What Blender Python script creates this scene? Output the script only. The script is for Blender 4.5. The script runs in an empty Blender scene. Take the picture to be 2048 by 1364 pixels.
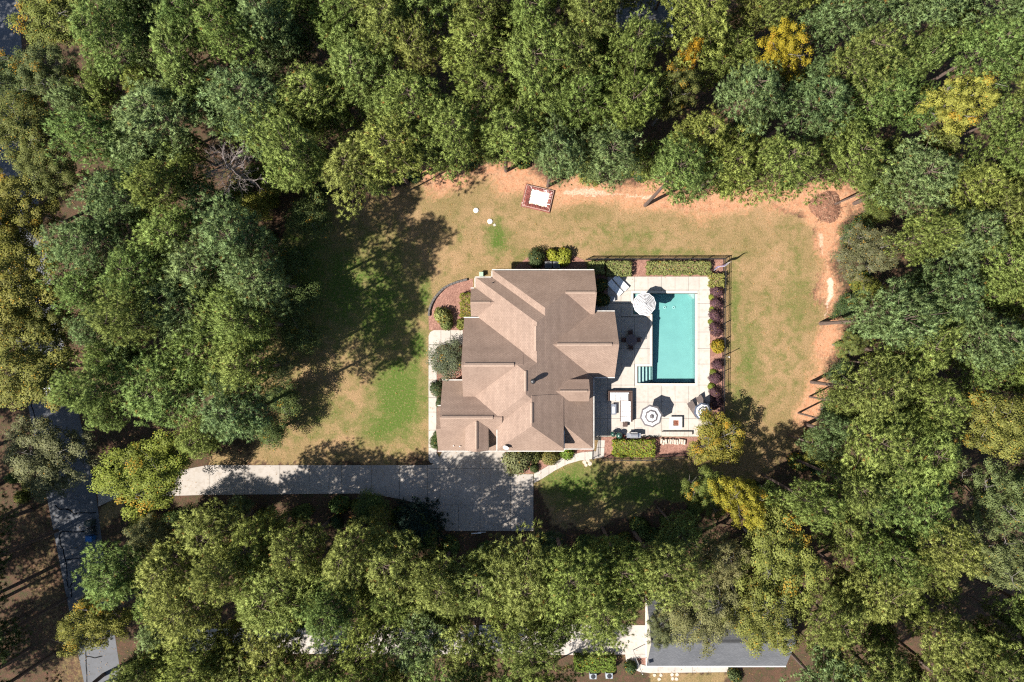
import bpy, bmesh, math, random
import numpy as np
from mathutils import Vector, Matrix

# ------------------------------------------------------------------ camera, sky, sun, exposure
H, S = 82.0, 18.0                      # drone height in metres, picture scale on the ground (px of 2048 per metre)
sc = bpy.context.scene
col = sc.collection
cam_d = bpy.data.cameras.new('camera'); cam_d.sensor_width = 36.0
cam_d.lens = 36.0 * H / (2048 / S); cam_d.clip_end = 6000; cam_d.clip_start = 0.5
cam = bpy.data.objects.new('camera', cam_d); cam.location = (0, 0, H); col.objects.link(cam)
sc.camera = cam
SUN_EL, SUN_DIR = 49.5, 27.0           # elevation; direction in which shadows fall, degrees from +X to +Y
world = bpy.data.worlds.new('World'); sc.world = world; world.use_nodes = True
wn = world.node_tree.nodes; wl = world.node_tree.links
sky = wn.new('ShaderNodeTexSky'); sky.sky_type = 'NISHITA'; sky.sun_disc = False
sky.sun_elevation = math.radians(SUN_EL)
sky.sun_rotation = math.radians(90 - (SUN_DIR + 180))
sky.air_density = 1.0; sky.dust_density = 0.6
bg = wn['Background']; bg.inputs['Strength'].default_value = 0.068
wl.new(sky.outputs['Color'], bg.inputs['Color'])
sd = bpy.data.lights.new('sun', 'SUN'); sd.energy = 5.0; sd.angle = math.radians(0.55); sd.color = (1.0, 0.94, 0.855)
sun = bpy.data.objects.new('sun', sd); col.objects.link(sun)
el, az = math.radians(SUN_EL), math.radians(SUN_DIR)
ld = Vector((math.cos(az) * math.cos(el), math.sin(az) * math.cos(el), -math.sin(el)))
sun.rotation_euler = ld.to_track_quat('-Z', 'Y').to_euler(); sun.location = (-60, -30, 90)
vs = sc.view_settings; vs.view_transform = 'Standard'; vs.look = 'None'; vs.gamma = 1.0; vs.exposure = 1.22
vs.use_curve_mapping = False
cy = sc.cycles
cy.max_bounces = 6; cy.diffuse_bounces = 3; cy.glossy_bounces = 2; cy.transmission_bounces = 4; cy.transparent_max_bounces = 8
cy.use_denoising = False; cy.use_adaptive_sampling = True; cy.adaptive_threshold = 0.01; cy.pixel_filter_type = 'BLACKMAN_HARRIS'; cy.filter_width = 1.2
cy.caustics_reflective = False; cy.caustics_refractive = False

RND = random.Random(11); rng = np.random.default_rng(11)

def W(px, py, z=0.0):
    k = (H - z) / H / S
    return Vector(((px - 1024) * k, (682 - py) * k, z))
def TX(px, z=0.0): return (px - 1024) / S * (H - z) / H
def TY(py, z=0.0): return (682 - py) / S * (H - z) / H

# ------------------------------------------------------------------ materials
def new_mat(name):
    m = bpy.data.materials.new(name); m.use_nodes = True
    nt = m.node_tree; b = nt.nodes['Principled BSDF']
    return m, nt, b
def node(nt, t, **kw):
    n = nt.nodes.new(t)
    for k, v in kw.items():
        if k.startswith('i_'):
            key = k[2:]
            n.inputs[int(key) if key.isdigit() else key].default_value = v
        else: setattr(n, k, v)
    return n
def mixc(nt, fac, a, b, blend='MIX'):
    n = nt.nodes.new('ShaderNodeMix'); n.data_type = 'RGBA'; n.blend_type = blend; n.clamp_factor = True
    for sock, v in ((n.inputs[0], fac), (n.inputs[6], a), (n.inputs[7], b)):
        if hasattr(v, 'is_output') or isinstance(v, bpy.types.NodeSocket): nt.links.new(v, sock)
        elif isinstance(v, (int, float)): sock.default_value = v
        else: sock.default_value = (*v, 1.0) if len(v) == 3 else v
    return n.outputs[2]
def ramp(nt, fac, lo, hi, a=0.0, b=1.0):
    n = nt.nodes.new('ShaderNodeMapRange'); n.clamp = True
    n.inputs[1].default_value = lo; n.inputs[2].default_value = hi
    n.inputs[3].default_value = a; n.inputs[4].default_value = b
    nt.links.new(fac, n.inputs[0]); return n.outputs[0]
def mth(nt, op, a, b=None):
    n = nt.nodes.new('ShaderNodeMath'); n.operation = op; n.use_clamp = False
    for i, v in enumerate((a, b)):
        if v is None: continue
        if isinstance(v, bpy.types.NodeSocket): nt.links.new(v, n.inputs[i])
        else: n.inputs[i].default_value = v
    return n.outputs[0]
def noise(nt, vec, scale, detail=4.0, rough=0.6, dim=None):
    n = nt.nodes.new('ShaderNodeTexNoise'); n.inputs['Scale'].default_value = scale
    n.inputs['Detail'].default_value = detail; n.inputs['Roughness'].default_value = rough
    if vec is not None: nt.links.new(vec, n.inputs['Vector'])
    return n.outputs['Fac']
def bump(nt, b, h, strength=0.4, dist=0.02):
    n = nt.nodes.new('ShaderNodeBump'); n.inputs['Strength'].default_value = strength; n.inputs['Distance'].default_value = dist
    nt.links.new(h, n.inputs['Height']); nt.links.new(n.outputs[0], b.inputs['Normal'])
def geo_pos(nt):
    return nt.nodes.new('ShaderNodeNewGeometry').outputs['Position']
def obj_pos(nt):
    return nt.nodes.new('ShaderNodeTexCoord').outputs['Object']

MATS = {}
def plain(name, c, rough=0.7, c2=None, scale=6.0, metal=0.0, bmp=0.0, spec=0.4):
    if name in MATS: return MATS[name]
    m, nt, b = new_mat(name)
    b.inputs['Roughness'].default_value = rough; b.inputs['Metallic'].default_value = metal
    b.inputs['Specular IOR Level'].default_value = spec
    p = geo_pos(nt)
    f = noise(nt, p, scale, 5)
    c2 = c2 or tuple(x * 0.78 for x in c)
    nt.links.new(mixc(nt, ramp(nt, f, 0.35, 0.65), c, c2), b.inputs['Base Color'])
    if bmp: bump(nt, b, f, bmp, 0.01)
    MATS[name] = m; return m

def concrete_mat(name, c, stain=0.5):
    m, nt, b = new_mat(name); p = geo_pos(nt); b.inputs['Roughness'].default_value = 0.9
    big = noise(nt, p, 0.35, 5); mid = noise(nt, p, 2.2, 6); fine = noise(nt, p, 30, 3)
    oi = nt.nodes.new('ShaderNodeObjectInfo').outputs['Random']
    a = mixc(nt, ramp(nt, big, 0.35, 0.7), c, tuple(x * (1 - 0.3 * stain) for x in c))
    a = mixc(nt, ramp(nt, mid, 0.48, 0.72, 0, 0.75 * stain), a, (c[0] * 0.62, c[1] * 0.56, c[2] * 0.48))
    a = mixc(nt, ramp(nt, fine, 0.3, 0.7, 0, 0.22), a, tuple(x * 0.6 for x in c))
    a = mixc(nt, mth(nt, 'MULTIPLY', oi, 0.22), a, tuple(x * 0.7 for x in c))
    nt.links.new(a, b.inputs['Base Color']); bump(nt, b, fine, 0.25, 0.004)
    return m

def shingle_mat(name, c, c2, c3):
    """asphalt shingles: courses and tabs from the roof's own UV (u along the eave, v up the slope, metres)"""
    m, nt, b = new_mat(name); b.inputs['Roughness'].default_value = 0.92; b.inputs['Specular IOR Level'].default_value = 0.25
    uv = nt.nodes.new('ShaderNodeUVMap').outputs[0]
    br = nt.nodes.new('ShaderNodeTexBrick'); nt.links.new(uv, br.inputs['Vector'])
    br.offset = 0.5; br.squash = 1.0
    for k, v in (('Scale', 1.0), ('Mortar Size', 0.028), ('Mortar Smooth', 0.3), ('Bias', 0.0), ('Brick Width', 0.30), ('Row Height', 0.15)):
        br.inputs[k].default_value = v
    br.inputs['Color1'].default_value = (*c, 1); br.inputs['Color2'].default_value = (*c2, 1); br.inputs['Mortar'].default_value = (*[x * 0.6 for x in c], 1)
    p = geo_pos(nt)
    f = noise(nt, p, 0.5, 4); g = noise(nt, p, 5, 4); h = noise(nt, p, 28, 2)
    a = mixc(nt, ramp(nt, f, 0.35, 0.7, 0, 0.35), br.outputs['Color'], c3)
    a = mixc(nt, ramp(nt, g, 0.4, 0.75, 0, 0.25), a, tuple(min(1, x * 1.15) for x in c))
    a = mixc(nt, ramp(nt, h, 0.35, 0.7, 0, 0.3), a, c3)
    nt.links.new(a, b.inputs['Base Color'])
    # each course rises to its butt edge
    sep = nt.nodes.new('ShaderNodeSeparateXYZ'); nt.links.new(uv, sep.inputs[0])
    saw = mth(nt, 'FRACT', mth(nt, 'DIVIDE', sep.outputs[1], 0.15))
    hh = mth(nt, 'SUBTRACT', mth(nt, 'MULTIPLY', h, 0.25), saw)
    bump(nt, b, hh, 0.55, 0.03)
    return m

def foliage_mat(name, autumn=(0.42, 0.15, 0.02), trans=0.28, gloss=0.1):
    m, nt, b = new_mat(name)
    oi = nt.nodes.new('ShaderNodeObjectInfo')
    at = nt.nodes.new('ShaderNodeAttribute'); at.attribute_name = 'tint'
    sep = nt.nodes.new('ShaderNodeSeparateColor'); nt.links.new(at.outputs['Color'], sep.inputs[0])
    hs = nt.nodes.new('ShaderNodeHueSaturation')
    nt.links.new(oi.outputs['Color'], hs.inputs['Color'])
    nt.links.new(ramp(nt, oi.outputs['Random'], 0, 1, 0.485, 0.515), hs.inputs['Hue'])
    nt.links.new(mth(nt, 'MULTIPLY', sep.outputs[0], ramp(nt, oi.outputs['Random'], 0, 1, 1.1, 0.86)), hs.inputs['Value'])
    c = mixc(nt, sep.outputs[1], hs.outputs[0], autumn)
    c = mixc(nt, mth(nt, 'MULTIPLY', sep.outputs[2], 0.6), c, (0.13, 0.15, 0.025))
    b.inputs['Roughness'].default_value = 0.6; b.inputs['Specular IOR Level'].default_value = gloss
    nt.links.new(c, b.inputs['Base Color'])
    tr = nt.nodes.new('ShaderNodeBsdfTranslucent'); nt.links.new(c, tr.inputs['Color'])
    mx = nt.nodes.new('ShaderNodeMixShader'); mx.inputs[0].default_value = trans
    nt.links.new(b.outputs[0], mx.inputs[1]); nt.links.new(tr.outputs[0], mx.inputs[2])
    nt.links.new(mx.outputs[0], nt.nodes['Material Output'].inputs['Surface'])
    return m

M_CONC = concrete_mat('pale concrete', (0.43, 0.39, 0.35), 0.7)
M_DRIVE = concrete_mat('driveway concrete', (0.37, 0.335, 0.30), 0.9)
M_ASPH = concrete_mat('old asphalt', (0.11, 0.115, 0.127), 0.7)
M_TAR = plain('tar', (0.012, 0.012, 0.013), 0.9, spec=0.05)
M_SHING = shingle_mat('brown shingles', (0.325, 0.235, 0.186), (0.265, 0.188, 0.147), (0.11, 0.073, 0.056))
M_SHING_G = shingle_mat('grey shingles', (0.13, 0.134, 0.144), (0.09, 0.094, 0.103), (0.035, 0.037, 0.042))
M_CAP = plain('shingle cap', (0.31, 0.23, 0.18), 0.9, (0.23, 0.165, 0.13), 9)
M_SIDING = plain('cream siding', (0.55, 0.5, 0.42), 0.7)
M_WHITE = plain('white paint', (0.78, 0.77, 0.75), 0.5)
M_GLASSDARK = plain('window pane', (0.02, 0.025, 0.03), 0.08, spec=0.8)
M_BLACK = plain('black metal', (0.025, 0.025, 0.027), 0.35, metal=0.0, spec=0.6)
M_FENCE = plain('black powder coat', (0.03, 0.03, 0.032), 0.28, spec=0.8)
M_MULCH = None
M_GUT = plain('gutter white', (0.5, 0.49, 0.47), 0.6, (0.36, 0.34, 0.31), 3)
M_BARK = plain('pine bark', (0.15, 0.105, 0.085), 0.95, (0.07, 0.05, 0.042), 9, bmp=0.6)
M_BARKG = plain('grey bark', (0.20, 0.18, 0.165), 0.95, (0.11, 0.1, 0.09), 8, bmp=0.5)
M_DEAD = plain('dead wood', (0.30, 0.255, 0.245), 0.9, (0.19, 0.16, 0.15), 7)
M_NEEDLE = foliage_mat('pine needles', (0.30, 0.13, 0.04), 0.20, 0.12)
M_LEAF = foliage_mat('broad leaves', (0.42, 0.22, 0.02), 0.24, 0.15)
M_WICKER = plain('brown wicker', (0.085, 0.05, 0.04), 0.7, (0.04, 0.025, 0.02), 40)
M_CUSH = plain('white cushion', (0.74, 0.73, 0.73), 0.9)
M_STEEL = plain('stainless steel', (0.45, 0.46, 0.48), 0.35, metal=0.7)
M_STONE = plain('pale stone', (0.5, 0.42, 0.35), 0.9, (0.32, 0.26, 0.21), 5, bmp=0.4)

# ------------------------------------------------------------------ mesh helpers
class MB:
    def __init__(s): s.v = []; s.f = []; s.mi = []
    def add(s, vs_, fs, mi=0):
        o = len(s.v); s.v += [tuple(v) for v in vs_]; s.f += [tuple(i + o for i in f) for f in fs]; s.mi += [mi] * len(fs); return s
    def box(s, x0, y0, z0, x1, y1, z1, mi=0, ch=0.0):
        if ch <= 0:
            v = [(x0,y0,z0),(x1,y0,z0),(x1,y1,z0),(x0,y1,z0),(x0,y0,z1),(x1,y0,z1),(x1,y1,z1),(x0,y1,z1)]
            return s.add(v, [(3,2,1,0),(4,5,6,7),(0,1,5,4),(1,2,6,5),(2,3,7,6),(3,0,4,7)], mi)
        v = [(x0,y0,z0),(x1,y0,z0),(x1,y1,z0),(x0,y1,z0),(x0,y0,z1-ch),(x1,y0,z1-ch),(x1,y1,z1-ch),(x0,y1,z1-ch),
             (x0+ch,y0+ch,z1),(x1-ch,y0+ch,z1),(x1-ch,y1-ch,z1),(x0+ch,y1-ch,z1)]
        return s.add(v, [(3,2,1,0),(0,1,5,4),(1,2,6,5),(2,3,7,6),(3,0,4,7),(4,5,9,8),(5,6,10,9),(6,7,11,10),(7,4,8,11),(8,9,10,11)], mi)
    def prism(s, pts, z0, z1, ch=0.0, mi=0):
        n = len(pts); v = [(p[0], p[1], z0) for p in pts] + [(p[0], p[1], z1 - ch) for p in pts]
        f = [tuple(range(n - 1, -1, -1))] + [(i, (i + 1) % n, (i + 1) % n + n, i + n) for i in range(n)]
        if ch > 0:
            c = (sum(p[0] for p in pts) / n, sum(p[1] for p in pts) / n)
            for p in pts:
                d = math.hypot(p[0] - c[0], p[1] - c[1]) or 1
                k = max(0, 1 - ch * 1.3 / d); v.append((c[0] + (p[0] - c[0]) * k, c[1] + (p[1] - c[1]) * k, z1))
            f += [(i + n, (i + 1) % n + n, (i + 1) % n + 2 * n, i + 2 * n) for i in range(n)]
            f.append(tuple(range(2 * n, 3 * n)))
        else: f.append(tuple(range(n, 2 * n)))
        return s.add(v, f, mi)
    def tube(s, path, radii, sides=6, mi=0, cap=True):
        path = [Vector(p) for p in path]
        if not hasattr(radii, '__len__'): radii = [radii] * len(path)
        rings = []; v = []
        for i, p in enumerate(path):
            d = (path[min(i + 1, len(path) - 1)] - path[max(i - 1, 0)])
            d = d.normalized() if d.length > 1e-6 else Vector((0, 0, 1))
            a = d.cross(Vector((0, 0, 1)) if abs(d.z) < 0.9 else Vector((1, 0, 0))).normalized(); b = d.cross(a)
            for k in range(sides):
                t = 2 * math.pi * k / sides; v.append(p + (a * math.cos(t) + b * math.sin(t)) * radii[i])
        f = []
        for i in range(len(path) - 1):
            for k in range(sides):
                k2 = (k + 1) % sides; f.append((i * sides + k, i * sides + k2, (i + 1) * sides + k2, (i + 1) * sides + k))
        if cap and sides > 2:
            f.append(tuple(range(sides - 1, -1, -1))); f.append(tuple(range((len(path) - 1) * sides, len(path) * sides)))
        return s.add(v, f, mi)
    def lathe(s, prof, sides=16, c=(0, 0), mi=0):
        v = []; f = []
        for r, z in prof:
            for k in range(sides):
                t = 2 * math.pi * k / sides; v.append((c[0] + r * math.cos(t), c[1] + r * math.sin(t), z))
        for i in range(len(prof) - 1):
            for k in range(sides):
                k2 = (k + 1) % sides; f.append((i * sides + k, i * sides + k2, (i + 1) * sides + k2, (i + 1) * sides + k))
        f.append(tuple(range(sides - 1, -1, -1))); f.append(tuple(range((len(prof) - 1) * sides, len(prof) * sides)))
        return s.add(v, f, mi)
    def mesh(s, name, mats, smooth=False):
        me = bpy.data.meshes.new(name); me.from_pydata(s.v, [], s.f)
        for m in (mats if isinstance(mats, (list, tuple)) else [mats]): me.materials.append(m)
        if any(s.mi): me.polygons.foreach_set('material_index', s.mi)
        if smooth: me.polygons.foreach_set('use_smooth', [True] * len(s.f))
        me.update(); return me
    def build(s, name, mats, parent=None, loc=(0, 0, 0), rz=0.0, smooth=False):
        return link(name, s.mesh(name, mats, smooth), parent, loc, rz)

def link(name, data, parent=None, loc=(0, 0, 0), rz=0.0):
    o = bpy.data.objects.new(name, data); col.objects.link(o)
    o.location = loc; o.rotation_euler = (0, 0, rz)
    if parent: o.parent = parent
    return o
def tag(o, label=None, cat=None, group=None, kind=None):
    if label: o['label'] = label
    if cat: o['category'] = cat
    if group: o['group'] = group
    if kind: o['kind'] = kind
    return o
def thing(name, label, cat, loc=(0, 0, 0), rz=0.0, group=None):
    return tag(link(name, None, None, loc, rz), label, cat, group)
def struct(name, mb, mats, label=None):
    o = mb.build(name, mats) if isinstance(mb, MB) else link(name, mb)
    return tag(o, label, None, None, 'structure')
def np_mesh(name, V, F, mat, tint=None, nrm=None):
    """V (n,3), F (m,k) arrays"""
    me = bpy.data.meshes.new(name); n, (m, k) = len(V), F.shape
    me.vertices.add(n); me.vertices.foreach_set('co', V.astype(np.float32).ravel())
    me.loops.add(m * k); me.loops.foreach_set('vertex_index', F.astype(np.int32).ravel())
    me.polygons.add(m); me.polygons.foreach_set('loop_start', np.arange(0, m * k, k, dtype=np.int32))
    me.polygons.foreach_set('loop_total', np.full(m, k, dtype=np.int32))
    me.update(calc_edges=True)
    if tint is not None:
        a = me.attributes.new('tint', 'FLOAT_COLOR', 'POINT')
        c = np.ones((n, 4), np.float32); c[:, :tint.shape[1]] = tint; a.data.foreach_set('color', c.ravel())
    if nrm is not None:                       # rounded shading of a leaf or needle mass, faces turned to agree with it
        a_, b_, c_ = V[F[:, 0]], V[F[:, 1]], V[F[:, 2]]
        flip = (np.cross(b_ - a_, c_ - a_) * nrm[F[:, 0]]).sum(1) < 0
        F2 = F.copy(); F2[flip] = F2[flip][:, ::-1]
        me.loops.foreach_set('vertex_index', F2.astype(np.int32).ravel()); me.update(calc_edges=True)
        me.polygons.foreach_set('use_smooth', np.ones(m, bool))
        me.normals_split_custom_set_from_vertices((nrm / (np.linalg.norm(nrm, axis=1)[:, None] + 1e-9)).tolist())
    me.materials.append(mat); return me

# ------------------------------------------------------------------ polygon tools (numpy)
def seg_dist(P, poly, closed=True):
    d = np.full(len(P), 1e9); n = len(poly)
    for i in range(n if closed else n - 1):
        a = np.array(poly[i], float); b = np.array(poly[(i + 1) % n], float); ab = b - a
        t = np.clip(((P - a) @ ab) / max(ab @ ab, 1e-9), 0, 1)
        q = P - (a + t[:, None] * ab); d = np.minimum(d, np.hypot(q[:, 0], q[:, 1]))
    return d
def inside(P, poly):
    r = np.zeros(len(P), bool); n = len(poly); x, y = P[:, 0], P[:, 1]
    for i in range(n):
        (x1, y1), (x2, y2) = poly[i], poly[(i + 1) % n]
        if y1 == y2: continue
        c = ((y1 > y) != (y2 > y)) & (x < (x2 - x1) * (y - y1) / (y2 - y1) + x1); r ^= c
    return r
def sdist(P, poly):
    d = seg_dist(P, poly); return np.where(inside(P, poly), d, -d)
def clip_rect(poly, x0, y0, x1, y1):
    def cut(ps, f, inter):
        o = []
        for i in range(len(ps)):
            a, b = ps[i - 1], ps[i]
            if f(b):
                if not f(a): o.append(inter(a, b))
                o.append(b)
            elif f(a): o.append(inter(a, b))
        return o
    def ix(c): return lambda a, b: (c, a[1] + (b[1] - a[1]) * (c - a[0]) / (b[0] - a[0]))
    def iy(c): return lambda a, b: (a[0] + (b[0] - a[0]) * (c - a[1]) / (b[1] - a[1]), c)
    for f, it in ((lambda p: p[0] >= x0, ix(x0)), (lambda p: p[0] <= x1, ix(x1)), (lambda p: p[1] >= y0, iy(y0)), (lambda p: p[1] <= y1, iy(y1))):
        if poly: poly = cut(poly, f, it)
    return poly
def area(p): return 0.5 * sum(p[i - 1][0] * p[i][1] - p[i][0] * p[i - 1][1] for i in range(len(p)))
def slabs(parent, poly_px, xs, ys, z0, z1, mat, name='slab', gap=0.014):
    """one object for each concrete slab between the joints xs, ys (all in ground pixels)"""
    for i in range(len(xs) - 1):
        for j in range(len(ys) - 1):
            q = clip_rect(list(poly_px), xs[i], ys[j], xs[i + 1], ys[j + 1])
            q2 = []
            for p in q:
                if not q2 or math.hypot(p[0] - q2[-1][0], p[1] - q2[-1][1]) > 0.3: q2.append(p)
            if len(q2) > 2 and math.hypot(q2[0][0] - q2[-1][0], q2[0][1] - q2[-1][1]) < 0.3: q2.pop()
            if len(q2) < 3 or abs(area(q2)) < 12: continue
            pts = [(TX(a), TY(b)) for a, b in q2]
            if area(pts) < 0: pts.reverse()
            c = (sum(p[0] for p in pts) / len(pts), sum(p[1] for p in pts) / len(pts))
            pp = []
            for p in pts:
                sx = gap * (1 if p[0] < c[0] else -1); sy = gap * (1 if p[1] < c[1] else -1); pp.append((p[0] + sx, p[1] + sy))
            MB().prism(pp, z0, z1, 0.008).build(name, mat, parent)

# ------------------------------------------------------------------ ground
POOL = (1305, 587, 1390, 765); LEDGE = (1267, 587, 1305, 628); STEPS = (1275, 733, 1305, 766)
LAWN = [(540,520),(600,430),(700,392),(800,372),(868,368),(920,352),(1000,360),(1060,370),(1110,390),(1180,388),(1260,396),(1320,412),(1380,424),(1450,416),
        (1530,410),(1590,428),(1622,455),(1636,500),(1640,560),(1641,640),(1638,700),(1632,760),(1627,800),(1612,860),(1570,930),(1450,985),(1300,1025),
        (1180,1050),(1100,1062),(1090,1000),(1067,960),(1000,900),(860,926),(420,934),(430,905),(490,890),(500,850),(520,760),(530,650),(520,580)]
VERGE = [[(196,1012),(250,985),(330,996),(320,1020),(240,1040),(205,1062)], [(20,1010),(98,1012),(168,1364),(175,1420),(100,1420),(60,1200)],
         [(1300,1338),(1450,1338),(1460,1420),(1290,1420)]]
CLAY = [(860,352),(920,344),(1000,350),(1060,352),(1110,380),(1180,378),(1300,396),(1400,410),(1500,402),(1600,395),(1660,402),(1690,392)]
CLAY2 = [(1650,420),(1648,480),(1655,540),(1664,590),(1660,640),(1648,690),(1638,750),(1632,810),(1612,850)]
GREEN = [(640,830,110,60,0.45),(600,560,110,170,0.8),(760,600,90,140,0.75),(1240,470,160,30,0.3),(1590,600,45,160,0.35),(800,790,60,100,1.0),(835,690,22,40,0.9),(770,850,70,45,0.8),(845,590,18,45,0.7),(995,475,26,40,0.8),(925,470,16,40,0.25),(1150,470,40,20,0.2),
         (1500,720,34,110,0.5),(1560,740,60,90,0.3),(1540,620,40,60,0.25),(1330,505,140,10,0.5),(1040,508,80,16,0.35),(1470,600,14,110,0.55),(1150,970,100,50,0.8),
         (1300,980,170,50,0.75),(1480,800,40,50,0.45),(690,580,110,130,0.75),(600,860,90,30,0.2),(980,380,30,14,0.15),(1380,470,60,15,0.2)]  # green turf, plus patches that put the trees' dark green shade into the colour
def make_ground():
    ax = [TX(v) for v in np.arange(-10, 2060, 5.0)]; ay = [TY(v) for v in np.arange(1378, -16, -5.0)]
    far = [1.06, 1.2, 1.6, 2.5, 5, 12, 40]
    ax = [ax[0] * k for k in far[::-1]] + ax + [ax[-1] * k for k in far]
    ay = [ay[0] * k for k in far[::-1]] + ay + [ay[-1] * k for k in far]
    def snap(a, vals):
        a = np.array(a)
        for v in vals: a[np.argmin(abs(a - v))] = v
        return a
    e = 0.12
    ax = snap(ax, [TX(POOL[0]) - e, TX(POOL[2]) + e, TX(LEDGE[0]) - e, TX(STEPS[0]) - e]); ay = snap(ay, [TY(POOL[1]) + e, TY(STEPS[3]) - e, TY(LEDGE[3]) - e, TY(STEPS[1]) + e])
    X, Y = np.meshgrid(ax, ay); P = np.stack([X.ravel(), Y.ravel()], 1); nx, ny = len(ax), len(ay)
    px = np.stack([P[:, 0] * S + 1024, 682 - P[:, 1] * S], 1)
    i, j = np.meshgrid(np.arange(nx - 1), np.arange(ny - 1)); a = (j * nx + i).ravel()
    F = np.stack([a, a + 1, a + nx + 1, a + nx], 1)
    c = P[F].mean(1)
    def inr(r): return (c[:, 0] > TX(r[0]) - e) & (c[:, 0] < TX(r[2]) + e) & (c[:, 1] > TY(r[3]) - e) & (c[:, 1] < TY(r[1]) + e)
    F = F[~(inr(POOL) | inr(LEDGE) | inr(STEPS))]
    V = np.concatenate([P, np.zeros((len(P), 1))], 1)
    wob = 9 * np.sin(px[:, 0] * 0.043 + 2 * np.sin(px[:, 1] * 0.03)) + 7 * np.sin(px[:, 1] * 0.061 + 1.3 * np.sin(px[:, 0] * 0.05)) + rng.normal(0, 4, len(P))
    sm = lambda x, lo, hi: np.clip((x - lo) / (hi - lo), 0, 1)
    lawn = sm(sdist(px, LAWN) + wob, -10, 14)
    for iq, q in enumerate(VERGE): lawn = np.maximum(lawn, (0.75, 0.42, 0.75)[iq] * sm(sdist(px, q) + wob, -8, 12))
    dcl = np.minimum(seg_dist(px, CLAY, False), seg_dist(px, CLAY2, False) * 1.25)
    clay = 0.95 * (1 - sm(dcl + wob * 1.1, 8, 48))
    d0 = np.hypot(px[:, 0] - 1650, px[:, 1] - 413); clay = np.maximum(clay, 1 - sm(d0, 40, 62))
    pale = 1 - sm(seg_dist(px, [(1661,560),(1662,590),(1655,610),(1648,640)], False) + wob * 0.3, 2, 9)
    pale = np.maximum(pale, 0.6 * (1 - sm(seg_dist(px, [(1130,384),(1230,388),(1300,396)], False) + wob * 0.4, 1, 9)))
    pale = np.maximum(pale, 0.6 * (1 - sm(seg_dist(px, [(1640,470),(1645,510),(1650,530)], False) + wob * 0.3, 1, 8)))
    green = np.zeros(len(P))
    for gx, gy, rx, ry, s in GREEN:
        green = np.maximum(green, s * np.exp(-(((px[:, 0] - gx) / rx) ** 2 + ((px[:, 1] - gy) / ry) ** 2)))
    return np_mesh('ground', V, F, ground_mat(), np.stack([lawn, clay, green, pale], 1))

def ground_mat():
    m, nt, b = new_mat('lawn clay and leaf litter'); b.inputs['Roughness'].default_value = 0.95; b.inputs['Specular IOR Level'].default_value = 0.15
    p = geo_pos(nt); at = nt.nodes.new('ShaderNodeAttribute'); at.attribute_name = 'tint'
    sep = nt.nodes.new('ShaderNodeSeparateColor'); nt.links.new(at.outputs['Color'], sep.inputs[0])
    lawn, clay, green, pale = sep.outputs[0], sep.outputs[1], sep.outputs[2], at.outputs['Alpha']
    n1 = noise(nt, p, 0.16, 5); n2 = noise(nt, p, 0.9, 6, 0.65); n3 = noise(nt, p, 5, 5, 0.7); n4 = noise(nt, p, 17, 3, 0.7); n5 = noise(nt, p, 2.3, 5, 0.7)
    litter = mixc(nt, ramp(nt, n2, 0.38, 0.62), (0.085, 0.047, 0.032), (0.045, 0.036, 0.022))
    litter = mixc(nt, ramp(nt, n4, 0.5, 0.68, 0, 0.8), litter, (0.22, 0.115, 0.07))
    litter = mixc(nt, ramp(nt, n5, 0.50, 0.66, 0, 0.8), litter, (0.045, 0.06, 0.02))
    dry = mixc(nt, ramp(nt, n1, 0.38, 0.62), (0.41, 0.26, 0.14), (0.26, 0.19, 0.082))
    dry = mixc(nt, ramp(nt, n2, 0.45, 0.68, 0, 0.62), dry, (0.125, 0.13, 0.035))
    dry = mixc(nt, ramp(nt, n5, 0.52, 0.74, 0, 0.5), dry, (0.39, 0.23, 0.125))
    lush = mixc(nt, ramp(nt, n3, 0.35, 0.65), (0.06, 0.15, 0.012), (0.11, 0.15, 0.03))
    gf = mth(nt, 'ADD', green, mth(nt, 'MULTIPLY', mth(nt, 'SUBTRACT', n2, 0.5), 1.1))
    grass = mixc(nt, ramp(nt, gf, 0.15, 0.75), dry, lush)
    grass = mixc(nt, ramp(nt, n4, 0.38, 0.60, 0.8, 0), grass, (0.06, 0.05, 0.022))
    grass = mixc(nt, ramp(nt, n3, 0.55, 0.72, 0, 0.55), grass, (0.42, 0.29, 0.175))
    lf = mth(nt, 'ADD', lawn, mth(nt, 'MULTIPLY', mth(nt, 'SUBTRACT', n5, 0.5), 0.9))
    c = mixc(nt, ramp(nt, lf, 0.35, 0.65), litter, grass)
    earth = mixc(nt, ramp(nt, n5, 0.35, 0.65), (0.44, 0.205, 0.11), (0.44, 0.27, 0.165))
    earth = mixc(nt, ramp(nt, n4, 0.45, 0.66, 0, 0.5), earth, (0.26, 0.11, 0.06))
    cf = mth(nt, 'ADD', clay, mth(nt, 'MULTIPLY', mth(nt, 'ADD', mth(nt, 'SUBTRACT', n3, 0.5), mth(nt, 'SUBTRACT', n2, 0.5)), 1.3))
    c = mixc(nt, ramp(nt, cf, 0.25, 0.95, 0, 0.95), c, earth)
    pf = mth(nt, 'ADD', pale, mth(nt, 'MULTIPLY', mth(nt, 'SUBTRACT', n3, 0.5), 0.9))
    c = mixc(nt, ramp(nt, pf, 0.4, 0.8, 0, 0.9), c, (0.58, 0.45, 0.35))
    nt.links.new(c, b.inputs['Base Color'])
    bump(nt, b, mth(nt, 'ADD', n4, mth(nt, 'MULTIPLY', n3, 1.5)), 0.9, 0.07)
    return m
struct('ground', make_ground(), None)

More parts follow.
